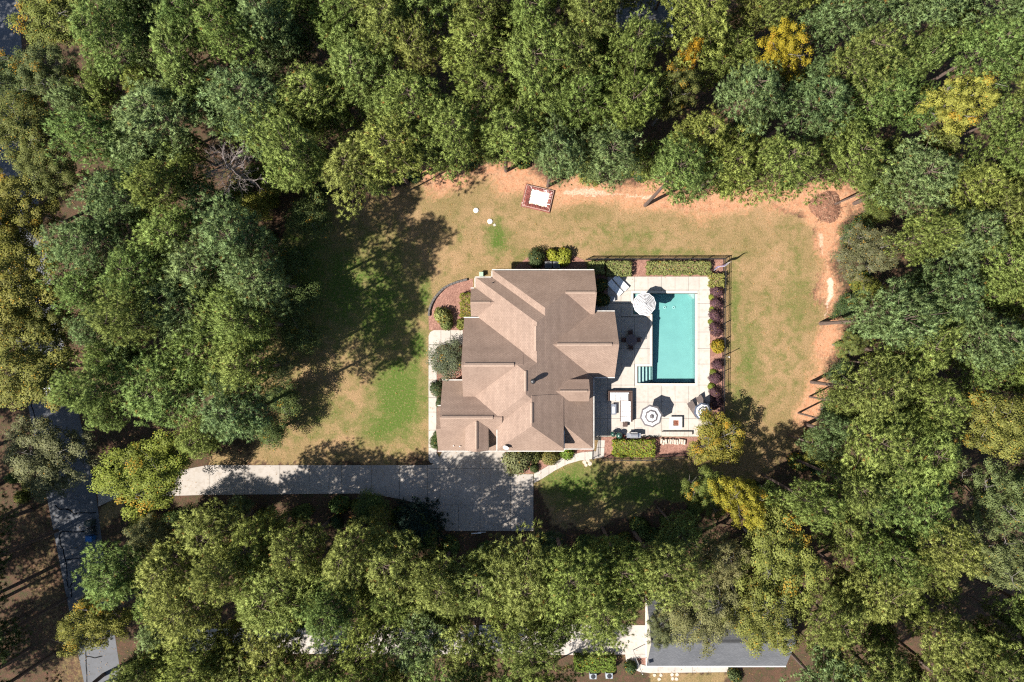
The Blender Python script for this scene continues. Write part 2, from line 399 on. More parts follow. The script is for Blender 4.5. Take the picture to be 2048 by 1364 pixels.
def mulch_mat():
    m, nt, b = new_mat('red brown mulch'); b.inputs['Roughness'].default_value = 0.95
    p = geo_pos(nt); v = nt.nodes.new('ShaderNodeTexVoronoi'); v.inputs['Scale'].default_value = 14; nt.links.new(p, v.inputs['Vector'])
    n = noise(nt, p, 1.3, 4)
    a = mixc(nt, v.outputs['Color'], (0.12, 0.05, 0.036), (0.36, 0.2, 0.15))
    a = mixc(nt, ramp(nt, n, 0.4, 0.7, 0, 0.6), a, (0.13, 0.06, 0.045))
    nt.links.new(a, b.inputs['Base Color']); bump(nt, b, v.outputs['Distance'], 0.8, 0.04)
    return m
M_MULCH = mulch_mat()
def sheet(name, poly, z, mat, parent=None):
    pts = [(TX(a), TY(b)) for a, b in poly]
    if area(pts) < 0: pts.reverse()
    o = MB().add([(p[0], p[1], z) for p in pts], [tuple(range(len(pts)))]).build(name, mat, parent)
    return o if parent else tag(o, kind='structure')
def bed(name, poly, z=0.03): return sheet(name, poly, z, M_MULCH)

# ------------------------------------------------------------------ road, driveway, walks
LE = [(190,1500),(168,1364),(130,1180),(97,1010),(60,830),(25,640),(0,480),(-18,300),(-30,100),(-40,-120)]
RE = [(268,1500),(244,1364),(216,1180),(192,985),(152,800),(112,620),(84,460),(62,280),(44,100),(30,-120)]
def road():
    mb = MB()
    for i in range(len(LE) - 1):
        q = [LE[i], RE[i], RE[i + 1], LE[i + 1]]
        mb.add([(TX(a), TY(b), 0.012) for a, b in q], [(0, 1, 2, 3)])
    r = struct('road', mb, M_ASPH)
    cr = [[(110,1010),(118,1018),(135,1018),(150,1028),(165,1026),(192,1025)], [(120,1085),(119,1068),(124,1063),(160,1064),(192,1062)],
          [(120,1085),(126,1100),(131,1118),(134,1140),(134,1160),(137,1176),(145,1166)], [(134,1120),(160,1117),(178,1114)], [(142,1178),(143,1195)],
          [(171,1300),(172,1330),(174,1364)], [(172,1312),(190,1315),(205,1312)], [(60,800),(66,820),(72,850)], [(3,105),(10,112),(22,112)]]
    for c in cr:
        mb = MB(); pts = []
        for (a, b), (c_, d) in zip(c[:-1], c[1:]):
            for t in (0, 0.33, 0.66): pts.append((a + (c_ - a) * t + RND.uniform(-1, 1), b + (d - b) * t + RND.uniform(-1, 1)))
        pts.append(c[-1]); vv = []; ff = []
        for i, (a, b) in enumerate(pts):
            a2, b2 = pts[min(i + 1, len(pts) - 1)]; a1, b1 = pts[max(i - 1, 0)]
            d = math.hypot(a2 - a1, b2 - b1) or 1; w = RND.uniform(0.7, 1.3)
            nx, ny = -(b2 - b1) / d * w, (a2 - a1) / d * w
            vv += [(TX(a + nx), TY(b + ny), 0.016), (TX(a - nx), TY(b - ny), 0.016)]
            if i: ff.append((2 * i - 2, 2 * i - 1, 2 * i + 1, 2 * i))
        mb.add(vv, ff).build('tar_seal', M_TAR, r)
road()

DRIVE = [(194,962),(240,972),(300,968),(360,940),(415,930),(700,930),(862,930),(872,922),(880,912),(884,903),(1004,903),(1010,903),(1013,915),(1014,938),(1020,945),(1028,948),(1067,948),(1067,1062),
         (892,1062),(872,1040),(845,1010),(800,998),(760,991),(720,987),(400,990),(340,992),(250,988),(197,1013)]
drv = struct('driveway', MB().add([(TX(a), TY(b), 0.008) for a, b in DRIVE[::-1]], [tuple(range(len(DRIVE)))]), plain('joint dirt', (0.05, 0.045, 0.04), 0.95))
DX = [180, 240, 300, 360, 420, 490, 560, 620, 683, 743, 799, 855]
slabs(drv, DRIVE, DX, [880, 1080], 0.004, 0.05, M_DRIVE)
slabs(drv, DRIVE, [855, 880, 960, 1021, 1070], [890, 937, 1010], 0.004, 0.05, M_DRIVE)
slabs(drv, DRIVE, [855, 880, 917, 960, 1021, 1070], [1010, 1066], 0.004, 0.05, M_DRIVE)

WALK = [(857,920),(857,672),(860,664),(868,660),(926,660),(926,690),(884,690),(874,697),(873,860),(874,905),(880,918),(880,928),(862,928)]
wk = struct('front_walk', MB().add([(TX(a), TY(b), 0.007) for a, b in WALK[::-1]], [tuple(range(len(WALK)))]), plain('joint dirt', (0.05, 0.045, 0.04)))
slabs(wk, WALK, [850, 882, 901, 930], [655, 689, 725, 760, 795, 824, 860, 895, 926], 0.004, 0.055, M_CONC)
PATH = [(1068,946),(1078,942),(1100,929),(1120,917),(1140,909),(1165,904),(1192,902),(1196,880),(1210,880),(1208,914),(1186,918),(1160,921),(1135,928),(1110,941),(1085,957),(1068,966)]
pth = struct('side_path', MB().add([(TX(a), TY(b), 0.009) for a, b in PATH[::-1]], [tuple(range(len(PATH)))]), plain('joint dirt', (0.05, 0.045, 0.04)))
slabs(pth, PATH, [1060, 1082, 1098, 1114, 1130, 1150, 1170, 1190, 1215], [870, 895, 975], 0.004, 0.055, M_CONC)
for k, (a, b, r) in enumerate([(1169,924,4.5),(1176,921,4),(1180,927,4.5),(1172,930,3.5)]):
    st = MB().prism([(r / S * math.cos(t) * RND.uniform(.85, 1.1), r / S * math.sin(t) * RND.uniform(.85, 1.1)) for t in np.arange(0, 6.28, 0.9)], 0, 0.06, 0.015)
    tag(st.build('stepping_stone', M_STONE, None, W(a, b)), 'flat pale stepping stone in the grass below the curved side path', 'stone', 'stepping stones by the side path')

# neighbour's drive and walks at the bottom
ND = [(360,1258),(700,1252),(1150,1248),(1296,1250),(1296,1308),(1180,1310),(700,1308),(380,1306)]
nd = struct('neighbour_driveway', MB().add([(TX(a), TY(b), 0.008) for a, b in ND[::-1]], [tuple(range(len(ND)))]), plain('joint dirt', (0.05, 0.045, 0.04)))
slabs(nd, ND, list(range(240, 1170, 90)) + [1176, 1228, 1300], [1240, 1320], 0.004, 0.045, M_CONC)
NW = [(1296,1308),(1250,1308),(1252,1322),(1262,1336),(1280,1344),(1300,1346),(1462,1344),(1462,1332),(1300,1334),(1280,1328),(1272,1316),(1296,1314)]
nw = struct('neighbour_walk', MB().add([(TX(a), TY(b), 0.011) for a, b in NW[::-1]], [tuple(range(len(NW)))]), plain('joint dirt', (0.05, 0.045, 0.04)))
slabs(nw, NW, [1245, 1280, 1316, 1350, 1385, 1420, 1465], [1300, 1350], 0.004, 0.05, M_CONC)

# ------------------------------------------------------------------ planting beds
bed('front_bed', [(858,660),(857,640),(858,620),(866,598),(884,578),(910,565),(946,557),(946,690),(926,690),(926,661)])
bed('foundation_bed', [(874,697),(926,688),(930,770),(890,905),(874,905)])
bed('fence_bed', [(1176,520),(1448,519),(1448,838),(1420,838),(1420,553),(1215,553),(1215,600),(1225,626),(1187,626),(1176,560)])
bed('gate_bed', [(1202,874),(1420,874),(1420,838),(1448,838),(1442,885),(1372,912),(1280,917),(1205,915)])
bed('driveway_bed', [(1010,900),(1186,898),(1186,902),(1165,904),(1140,909),(1120,917),(1100,929),(1078,942),(1067,947),(1028,947),(1020,944),(1014,937)])
bed('rear_bed', [(1030,540),(1030,534),(1055,515),(1090,505),(1120,504),(1150,512),(1168,520),(1176,540)])
bed('neighbour_bed', [(1262,1312),(1292,1312),(1292,1330),(1276,1326)], 0.02)

# curved stone edging of the front bed
def edging():
    t = thing('bed_edging', 'low stone edging, toned dark like its shadow, round the front mulch bed', 'edging')
    pts = [(858,632),(859,620),(863,608),(869,597),(877,587),(887,577),(899,570),(912,565),(926,561),(944,557)]
    P = []
    for (a, b), (c, d) in zip(pts[:-1], pts[1:]):
        for k in range(2): P.append((a + (c - a) * k / 2, b + (d - b) * k / 2))
    m = plain('edging stone', (0.12, 0.11, 0.105), 0.9, (0.06, 0.055, 0.05), 6, bmp=0.4)  # dark tone paints in the shadow line of the low wall
    for i in range(len(P) - 1):
        a, b = W(*P[i]), W(*P[i + 1]); d = b - a; L = d.length
        MB().box(-L / 2 + .01, -0.12, 0, L / 2 - .01, 0.12, 0.3 + RND.uniform(-.02, .02), 0, 0.03).build('stone', m, t, (a + b) / 2, math.atan2(d.y, d.x))
edging()

# ------------------------------------------------------------------ pool and deck
def rects_minus(rects, h):
    out = []
    for (a, b, c, d) in rects:
        x0, y0, x1, y1 = max(a, h[0]), max(b, h[1]), min(c, h[2]), min(d, h[3])
        if x0 >= x1 or y0 >= y1: out.append((a, b, c, d)); continue
        for r in ((a, b, c, y0), (a, y1, c, d), (a, y0, x0, y1), (x1, y0, c, y1)):
            if r[2] - r[0] > 1.5 and r[3] - r[1] > 1.5: out.append(r)
    return out
deck = sheet('pool_deck', [(1186,600),(1215,600),(1215,554),(1420,553),(1420,873),(1200,873),(1192,880),(1186,880)], 0.004, plain('joint dirt', (0.05, 0.045, 0.04)))
# the sheet must not cover the pool: rebuild it as strips round the water
def deck_build():
    me = deck.data; me.clear_geometry()
    rs = [(1186, 600, 1215, 880), (1215, 553, 1420, 873)]
    CW = 5
    hole = [(POOL[0]-CW, POOL[1]-CW, POOL[2]+CW, POOL[3]+CW), (LEDGE[0]-CW, LEDGE[1]-CW, LEDGE[2], LEDGE[3]+CW), (STEPS[0]-CW, STEPS[1]-CW, STEPS[2], STEPS[3]+CW)]
    base = rs
    for h in hole: base = rects_minus(base, (h[0]+3, h[1]+3, h[2]-3, h[3]-3))
    mb = MB()
    for a, b, c, d in base: mb.add([(TX(a), TY(d), 0.014), (TX(c), TY(d), 0.014), (TX(c), TY(b), 0.014), (TX(a), TY(b), 0.014)], [(0, 1, 2, 3)])
    me.from_pydata(mb.v, [], mb.f)
    xs = [1186, 1200, 1215, 1242, 1269, 1296, 1323, 1350, 1377, 1398, 1420]; ys = [553, 580, 607, 634, 664, 697, 728, 770, 804, 837, 873]
    for i in range(len(xs) - 1):
        for j in range(len(ys) - 1):
            r = [(xs[i], ys[j], xs[i + 1], ys[j + 1])]
            if xs[i + 1] <= 1215 and ys[j] < 600: continue
            for h in hole: r = rects_minus(r, h)
            for a, b, c, d in r:
                g = 0.012
                MB().box(TX(a) + g, TY(d) + g, 0.008, TX(c) - g, TY(b) - g, 0.06 + RND.uniform(-.002, .002), 0, 0.008).build('slab', M_CONC, deck)
deck_build()
def pool():
    t = thing('swimming_pool', 'rectangular turquoise swimming pool with steps and a shallow ledge', 'swimming pool', W(1347, 676))
    o = t.location; wz = -0.10
    m, nt, b = new_mat('pool plaster'); b.inputs['Roughness'].default_value = 0.6
    p = geo_pos(nt); f = noise(nt, p, 0.8, 4)
    nt.links.new(mixc(nt, ramp(nt, f, 0.3, 0.7), (0.52, 0.58, 0.55), (0.46, 0.52, 0.50)), b.inputs['Base Color'])
    x0, x1, y0, y1 = TX(POOL[0]), TX(POOL[2]), TY(POOL[3]), TY(POOL[1])
    lx, ly = TX(LEDGE[0]), TY(LEDGE[3]); sx, sy = TX(STEPS[0]), TY(STEPS[1])
    sb = TY(STEPS[3])
    # shell: sloping floor and walls with the two openings on the left
    mb = MB(); zs, zd, zt = -1.0, -1.5, 0.0
    def q(*v): mb.add(v, [tuple(range(len(v)))])
    q((x0,y0,zs),(x1,y0,zs),(x1,y1,zd),(x0,y1,zd))
    q((x1,y0,zs),(x1,y0,zt),(x1,y1,zt),(x1,y1,zd))
    q((x0,y1,zd),(x1,y1,zd),(x1,y1,zt),(x0,y1,zt))
    q((x0,y0,zs),(x0,y0,zt),(x1,y0,zt),(x1,y0,zs))
    zl = zd + (zs - zd) * (y1 - ly) / (y1 - y0); zy = zd + (zs - zd) * (y1 - sy) / (y1 - y0)
    q((x0,sy,zy),(x0,ly,zl),(x0,ly,zt),(x0,sy,zt))                         # wall between ledge and steps
    q((x0,ly,zl),(x0,y1,zd),(x0,y1,-0.35),(x0,ly,-0.35))                   # below the ledge
    q((x0,y0,zs),(x0,sy,zy),(x0,sy,-0.95),(x0,y0,-0.95))
    mb.build('shell', m, t, -o)
    tm_ = plain('waterline tile', (0.10, 0.20, 0.22), 0.3, (0.06, 0.13, 0.15), 9); g_ = .006
    for a_, b_, c_, d_ in ((x0, y0 + g_, x1, y0 + g_), (x0, y1 - g_, x1, y1 - g_), (x1 - g_, y0, x1 - g_, y1), (x0 + g_, sy, x0 + g_, ly)):
        MB().add([(a_, b_, -.22), (c_, d_, -.22), (c_, d_, -.072), (a_, b_, -.072)], [(0, 1, 2, 3)]).build('tile_band', tm_, t, -o)
    # ledge
    ml = plain('ledge plaster', (0.50, 0.56, 0.54), 0.7)
    MB().add([(lx,ly,-0.35),(x0,ly,-0.35),(x0,y1,-0.35),(lx,y1,-0.35)], [(0,1,2,3)]).add([(lx,ly,-0.35),(lx,y1,-0.35),(lx,y1,0),(lx,ly,0)], [(0,1,2,3)]) \
        .add([(lx,y1,-0.35),(x0,y1,-0.35),(x0,y1,0),(lx,y1,0)], [(0,1,2,3)]).add([(lx,ly,-0.35),(lx,ly,0),(x0,ly,0),(x0,ly,-0.35)], [(0,1,2,3)]).build('ledge', ml, t, -o)
    MB().add([(sx,sb,-0.95),(sx,sy,-0.95),(sx,sy,0),(sx,sb,0)], [(0,1,2,3)]).add([(sx,sy,-0.95),(x0,sy,-0.95),(x0,sy,0),(sx,sy,0)], [(0,1,2,3)]) \
        .add([(sx,sb,-0.95),(sx,sb,0),(x0,sb,0),(x0,sb,-0.95)], [(0,1,2,3)]).build('step_wall', ml, t, -o)
    n = 4
    for k in range(n):
        a = sx + (x0 - sx) * k / n; c = sx + (x0 - sx) * (k + 1) / n
        s_ = MB().box(a + .003, sb + .003, -0.98, c - .003, sy - .003, -0.17 - 0.22 * k).build('step', ml, t, -o)
        MB().box(c - .07, sb + .004, -0.17 - 0.22 * k + .002, c - .004, sy - .004, -0.155 - 0.22 * k).build('edge_tile', plain('dark tile', (0.02, 0.05, 0.06), 0.3), s_, (0, 0, 0))
    MB().add([(x1-.55,y1-.004,-.5),(x1-.004,y1-.55,-.5),(x1-.004,y1-.004,-.5),(x1-.55,y1-.004,-1.5),(x1-.004,y1-.55,-1.5)], [(0,1,2),(0,3,4,1)]).build('corner_seat', ml, t, -o)
    for a, b_ in ((1347, 615), (1329, 615)):
        mb = MB(); v = []; f = []
        for k in range(16):
            th = k * math.pi / 8
            for r in (0.09, 0.15): v.append((r * math.cos(th), r * math.sin(th), 0))
        for k in range(16): f.append((2 * k, 2 * k + 1, (2 * k + 3) % 32, (2 * k + 2) % 32))
        mb.add(v, f).build('drain_ring', M_WHITE, t, W(a, b_) * 1.017 + Vector((0, 0, -1.30)) - o)
    # coping
    cw = 5 / S
    cm = concrete_mat('coping concrete', (0.55, 0.5, 0.44), 0.3)
    def cop(a0, b0, a1, b1):
        L = max(a1 - a0, b1 - b0); n_ = max(1, round(L / 1.0)); hor = a1 - a0 > b1 - b0
        for k in range(n_):
            if hor: r = (a0 + (a1 - a0) * k / n_ + .004, b0, a0 + (a1 - a0) * (k + 1) / n_ - .004, b1)
            else: r = (a0, b0 + (b1 - b0) * k / n_ + .004, a1, b0 + (b1 - b0) * (k + 1) / n_ - .004)
            MB().box(r[0], r[1], -0.07, r[2], r[3], 0.068, 0, 0.012).build('coping_slab', cm, t, -o)
    h = -0.03
    cop(lx - cw, y1 - h, x1 + cw, y1 + cw); cop(x1 - h, sb - cw, x1 + cw, y1 + h); cop(sx - cw, sb - cw, x1 - h, sb + h)
    cop(lx - cw, ly - cw, lx + h, y1 - h); cop(lx + h, ly - cw, x0 + h, ly + h); cop(x0 - cw, sy + cw, x0 + h, ly - cw)
    cop(sx - cw, sy - h, x0 + h, sy + cw); cop(sx - cw, sb + h, sx + h, sy - h)
    # water
    m, nt, b = new_mat('pool water'); nt.nodes.remove(b)
    tr = nt.nodes.new('ShaderNodeBsdfTransparent'); tr.inputs['Color'].default_value = (0.80, 0.90, 0.90, 1)
    gl = nt.nodes.new('ShaderNodeBsdfGlossy'); gl.inputs['Roughness'].default_value = 0.04
    fr = nt.nodes.new('ShaderNodeFresnel'); fr.inputs['IOR'].default_value = 1.33
    bp = nt.nodes.new('ShaderNodeBump'); bp.inputs['Strength'].default_value = 0.12; bp.inputs['Distance'].default_value = 0.05
    nt.links.new(noise(nt, geo_pos(nt), 3.5, 3), bp.inputs['Height']); nt.links.new(bp.outputs[0], gl.inputs['Normal']); nt.links.new(bp.outputs[0], fr.inputs['Normal'])
    mx = nt.nodes.new('ShaderNodeMixShader'); nt.links.new(fr.outputs[0], mx.inputs[0]); nt.links.new(tr.outputs[0], mx.inputs[1]); nt.links.new(gl.outputs[0], mx.inputs[2])
    nt.links.new(mx.outputs[0], nt.nodes['Material Output'].inputs['Surface'])
    va = nt.nodes.new('ShaderNodeVolumeAbsorption'); va.inputs['Color'].default_value = (0.30, 0.80, 0.80, 1); va.inputs['Density'].default_value = 0.26
    nt.links.new(va.outputs[0], nt.nodes['Material Output'].inputs['Volume'])
    mb = MB(); g = 0.003
    fz = lambda y: zd + (zs - zd) * (y1 - y) / (y1 - y0) + .004
    mb.add([(x0+g,y0+g,wz),(x1-g,y0+g,wz),(x1-g,y1-g,wz),(x0+g,y1-g,wz),(x0+g,y0+g,fz(y0+g)),(x1-g,y0+g,fz(y0+g)),(x1-g,y1-g,fz(y1-g)),(x0+g,y1-g,fz(y1-g))],
           [(0,1,2,3),(7,6,5,4),(0,4,5,1),(1,5,6,2),(2,6,7,3),(3,7,4,0)])
    mb.box(lx + g, ly + g, -.346, x0 - g, y1 - g, wz)
    mb.box(sx + g, sb + g, -.94, x0 - g, sy - g, wz)
    mb.build('water', m, t, -o)
pool()

# ------------------------------------------------------------------ the house
def plane(x0, y0, z0, dx, dy, s): return (Vector((x0, y0, z0)), Vector((s * dx, s * dy, 1)).normalized())
def roof_solid(name, parent, bb, planes, mats, zb):
    """roof volume over the box bb = x0,y0,x1,y1 cut by sloping planes; material 0 slope, 1 vertical face, 2 underside"""
    bm = bmesh.new(); x0, y0, x1, y1 = bb
    bmesh.ops.create_cube(bm, size=1, matrix=Matrix.Translation(((x0 + x1) / 2, (y0 + y1) / 2, zb + 7)) @ Matrix.Diagonal((x1 - x0, y1 - y0, 14, 1)))
    for co, no in planes:
        bmesh.ops.bisect_plane(bm, geom=bm.verts[:] + bm.edges[:] + bm.faces[:], plane_co=co, plane_no=no, clear_outer=True, dist=1e-5)
        bmesh.ops.holes_fill(bm, edges=[e for e in bm.edges if e.is_boundary])
    bmesh.ops.recalc_face_normals(bm, faces=bm.faces[:])
    uv = bm.loops.layers.uv.new('UVMap')
    for f in bm.faces:
        n = f.normal
        f.material_index = 2 if n.z < -0.5 else (1 if n.z < 0.15 else 0)
        if f.material_index == 0:
            u = Vector((-n.y, n.x, 0)); u = u.normalized() if u.length > 1e-4 else Vector((1, 0, 0)); v = n.cross(u)
            for lp in f.loops: lp[uv].uv = (lp.vert.co.dot(u) + 50, lp.vert.co.dot(v) + 50)
    me = bpy.data.meshes.new(name); bm.to_mesh(me); bm.free()
    for m in mats: me.materials.append(m)
    return link(name, me, parent)
def wall_box(parent, bb, zt, inset=0.35, mat=None, z0=0.0):
    return MB().box(bb[0] + inset, bb[1] + inset, z0, bb[2] - inset, bb[3] - inset, zt).build('wall', mat or M_SIDING, parent)

def house():
    t = thing('house', 'brown shingled house with many hips, gables and dormers beside the pool', 'house')
    RM = [M_SHING, M_SIDING, M_WHITE]
    sx, sy = 0.72, 0.93
    XR = TX(1186.5, 3)
    PX = plane(XR, 0, 3.0, 1, 0, sx)
    def px_(x, z): return plane(x, 0, z, -1, 0, sx)
    def py_(y, z, s=sy): return plane(0, y, z, 0, 1, s)
    def ny_(y, z, s=sy): return plane(0, y, z, 0, -1, s)
    low = lambda p, d: (p[0] - Vector((0, 0, d)), p[1])
    Y541, Y555, Y636 = TY(541, 3), TY(555, 3), TY(636, 3)
    parts = []
    def R(bb, planes, zb=2.78, wall=True, name='roof', inset=0.35):
        roof_solid(name, t, bb, planes, RM, zb)
        if wall: wall_box(t, bb, zb - 0.002, inset)
    # stepped hips
    R((TX(985,3), -2.0, XR, Y541), [PX, px_(TX(985,3), 2.9), py_(Y541, 2.95)])
    R((TX(1100,4), TY(634,3), XR + 0.12, Y541 + 0.03), [py_(Y541, 2.97), ny_(TY(634,3), 2.97)], wall=False)
    R((TX(951,3), -4.0, XR - 0.02, Y555), [low(PX, .012), px_(TX(951,3), 2.85), py_(Y555, 2.9)])
    R((TX(942,3), TY(634,3), TX(1000,4), TY(577,3)), [py_(TY(577,3), 2.95), ny_(TY(634,3), 2.95)])
    yr = TY(729.5, 7.6); ys_ = 2 * yr - Y636
    R((TX(926,5), ys_, TX(1046,7), Y636), [py_(Y636, 3.14), ny_(ys_, 3.14)])
    R((-4.9, -8.0, XR - 0.04, Y636 - 0.02), [low(PX, .022), plane(1.38, 0, 8.27, -1, 0, sx), py_(Y636, 3.11), ny_(-11.5, 3.0, 0.85)], wall=False)
    R((-1.35, -11.5, XR - 0.05, -7.9), [low(PX, .03), plane(1.38, 0, 8.25, -1, 0, sx), ny_(-11.5, 2.98, 0.85)])
    # two-storey front block
    mb5 = (TX(995,5.35), TY(901,5.2), 5.36, -5.5)
    R(mb5, [low(PX, -.02), px_(mb5[0], 5.35), ny_(mb5[1], 5.2)], zb=5.1, wall=False)
    wall_box(t, mb5, 5.098, 0.22, None, 2.0)
    # garage wing with its lower step, front gable
    R((TX(883.5,4), TY(901,2.7), -1.0, TY(761,3)), [py_(TY(761,3), 3.0), ny_(TY(901,2.7), 2.7)], zb=2.6)
    R((TX(874,4), TY(901,2.7) + .02, TX(890,4), TY(812,3)), [py_(TY(812,3), 3.1), ny_(TY(901,2.7), 2.68)], zb=2.58)
    xf = TX(953, 6); hw = TX(977, 5.2) - xf
    R((xf - hw, TY(898, 4), xf + hw, -7.9), [plane(xf, 0, 6.12, 1, 0, sx), plane(xf, 0, 6.12, -1, 0, sx)], zb=2.7, wall=False)
    # rear porch gable, dormer
    R((4.0, TY(754,3), TX(1229.5,3), TY(623,3)), [py_(TY(623,3), 3.0), ny_(TY(754,3), 3.0)])
    yj = TY(782, 6)
    R((4.3, yj - 1.14, TX(1178,5), yj + 1.14), [plane(0, yj, 6.02, 0, 1, sy), plane(0, yj, 6.02, 0, -1, sy)], zb=3.2, wall=False)
    # ridge caps and ridge vents
    def cap(p0, p1, w=0.16, h=0.05, name='ridge_cap'):
        a, b = Vector(p0), Vector(p1); d = b - a; L = d.length
        o = MB().add([(0,-w,-.10),(0,0,h),(0,w,-.10),(L,-w,-.10),(L,0,h),(L,w,-.10),(0,-w,-.16),(0,w,-.16),(L,-w,-.16),(L,w,-.16)],
                     [(0,3,4,1),(1,4,5,2),(0,6,8,3),(2,5,9,7),(6,0,1,2,7),(3,8,9,5,4)]).build(name, M_CAP, t, a)
        o.rotation_mode = 'QUATERNION'; o.rotation_quaternion = d.to_track_quat('X', 'Z')
    ya = (Y541 + TY(634, 3)) / 2; za = 2.97 + (Y541 - ya) * sy
    cap((TX(1131, za), ya, za + .03), (XR, ya, za + .03))
    yc = (TY(577,3) + TY(634,3)) / 2; zc = 2.95 + (TY(577,3) - yc) * sy
    cap((TX(942.5,zc), yc, zc + .03), (TX(981,zc), yc, zc + .03), 0.13)
    zd = 3.14 + (Y636 - yr) * sy
    cap((TX(926,5) + .3, yr, zd + .04), (TX(1028,zd), yr, zd + .04), 0.2)
    ye = -7.84; cap((TX(883,6), ye, 6.41), (TX(986,6), ye, 6.41), 0.18)
    cap((4.6, (TY(623,3) + TY(754,3)) / 2, 6.30), (TX(1229,6) - .3, (TY(623,3) + TY(754,3)) / 2, 6.30), 0.18)
    cap((TX(1120,6), yj, 6.05), (TX(1175,6), yj, 6.05), 0.14)
    cap((xf, -8.3, 6.15), (xf, TY(898,4) + .3, 6.15), 0.15)
    x2 = (TX(951,3) + XR) / 2 + 0.02; z2 = 3.0 + (XR - x2) * sx - .06
    cap((x2, TY(652,z2), z2), (x2, TY(702,z2), z2), 0.16)
    cap((1.36, TY(742,8.2), 8.29), (1.36, TY(783,8.2), 8.29), 0.17)
    xm = (mb5[0] + XR) / 2 + (5.35 - 3.0) / sx / 2 * -1
    xm = (XR * sx + 3.02 - 5.35 + mb5[0] * sx) / (2 * sx); zm = 5.35 + (xm - mb5[0]) * sx
    cap((xm, TY(806,zm), zm + .03), (xm, TY(846,zm), zm + .03), 0.17)
    # hips get narrow caps
    z1p = 2.9 + ((TX(985,3) + XR) / 2 - TX(985,3)) * sx
    # gutters
    def gut(x0, y0, x1, y1, z):
        a, b = Vector((x0, y0, z)), Vector((x1, y1, z)); d = b - a; L = d.length
        MB().add([(0,-.05,0),(0,.045,0),(0,.045,-.12),(0,-.05,-.12),(L,-.05,0),(L,.045,0),(L,.045,-.12),(L,-.05,-.12)], [(0,4,5,1),(1,5,6,2),(2,6,7,3),(3,7,4,0),(0,1,2,3),(7,6,5,4)]) \
            .build('gutter', M_GUT, t, a, math.atan2(d.y, d.x))
    g = 0.065
    gut(TX(985,3) - .06, Y541 + g + .03, XR + .1, Y541 + g + .03, 2.96)
    gut(TX(985,3) - g, Y541, TX(985,3) - g, Y555 + .1, 2.92); gut(TX(951,3) - .06, Y555 + g, TX(985,3) - .14, Y555 + g, 2.92)
    gut(TX(951,3) - g, Y555, TX(951,3) - g, TY(577,3) + .14, 2.86); gut(TX(942,3) - .05, TY(577,3) + g, TX(951,3) - .14, TY(577,3) + g, 2.95)
    gut(TX(926,5) - .05, Y636 + g, TX(964,3), Y636 + g, 3.14); gut(TX(883.5,4) - .05, TY(761,3) + g, TX(926,4), TY(761,3) + g, 3.0)
    gut(TX(874,4) - .05, TY(812,3) + g, TX(882,4), TY(812,3) + g, 3.1)
    gut(TX(874,4) - .05, TY(901,2.7) - g, TX(995,3) , TY(901,2.7) - g, 2.7); gut(mb5[0] - g, mb5[1], mb5[0] - g, -9.2, 5.36)
    gut(mb5[0], mb5[1] - g, 5.4, mb5[1] - g, 5.2); gut(5.36 + g, mb5[1], 5.36 + g, -9.3, 5.25); gut(5.5, -11.5 - g, XR + .1, -11.5 - g, 2.98)
    gut(XR + g, -11.5, XR + g, TY(757,3) , 2.99); gut(XR + .15, TY(754,3) - g, TX(1229.5,3), TY(754,3) - g, 3.0)
    gut(XR, TY(623,3) + g, TX(1229.5,3), TY(623,3) + g, 3.0)
    # pipe vents, small vents, dish
    v = W(1065, 763, 6.0); zv = 3.0 + (XR - v.x) * sx
    MB().lathe([(0.2, -0.25), (0.2, 0.45), (0.27, 0.47), (0.27, 0.6), (0.12, 0.68)], 14).build('roof_vent', M_BLACK, t, (TX(1066, zv), TY(762, zv), zv), smooth=True)
    for a, b, z in ((907, 891, 3.2), (920, 892, 3.2), (985, 566, 3.4), (1112, 700, 5.4)):
        MB().lathe([(0.09, -0.3), (0.05, 0.03), (0.05, 0.28)], 8).build('pipe_vent', M_BLACK if b < 800 else M_WHITE, t, (TX(a, z), TY(b, z), z))
    d = link('satellite_dish', None, None, W(1012, 893, 5.6)); tag(d, 'small pale satellite dish on the front roof edge of the brown house', 'satellite dish')
    mb = MB(); prof = [(0.02 + 0.3 * k / 5, 0.09 * (k / 5) ** 2) for k in range(6)]
    vv = []; ff = []
    for r, z in prof:
        for k in range(16): vv.append((r * math.cos(k * math.pi / 8), r * 0.85 * math.sin(k * math.pi / 8), z))
    for i in range(5):
        for k in range(16): ff.append((i*16+k, i*16+(k+1)%16, (i+1)*16+(k+1)%16, (i+1)*16+k))
    dd = mb.add(vv, ff).build('reflector', M_WHITE, d, (0, 0, 0.45), smooth=True); dd.rotation_euler = (math.radians(40), 0, math.radians(-25))
    MB().tube([(0, 0, -0.35), (0, 0, 0.3), (0.02, 0.02, 0.44)], 0.03).build('mast', M_STEEL, d)
    MB().tube([(0, -0.05, 0.4), (0.12, -0.35, 0.62)], 0.015).box(0.09, -0.4, 0.6, 0.16, -0.33, 0.68).build('feed_arm', M_STEEL, d)
    # doors and windows on the walls
    def win(x, y, z, w, h, axis, s):
        if axis == 'x':   # wall facing +-x
            f = MB().box(x - .03, y - w/2 - .08, z - .08, x + .03, y + w/2 + .08, z + h + .08).build('window', M_WHITE, t)
            for k in (0, 1):
                a = y - w/2 + k * w/2 + .02; MB().box(x - .034 if s < 0 else x + .03, a, z, x - .03 if s < 0 else x + .034, a + w/2 - .04, z + h).build('pane', M_GLASSDARK, f)
        else:
            f = MB().box(x - w/2 - .08, y - .03, z - .08, x + w/2 + .08, y + .03, z + h + .08).build('window', M_WHITE, t)
            for k in (0, 1):
                a = x - w/2 + k * w/2 + .02; MB().box(a, y - .034 if s < 0 else y + .03, z, a + w/2 - .04, y - .03 if s < 0 else y + .034, z + h).build('pane', M_GLASSDARK, f)
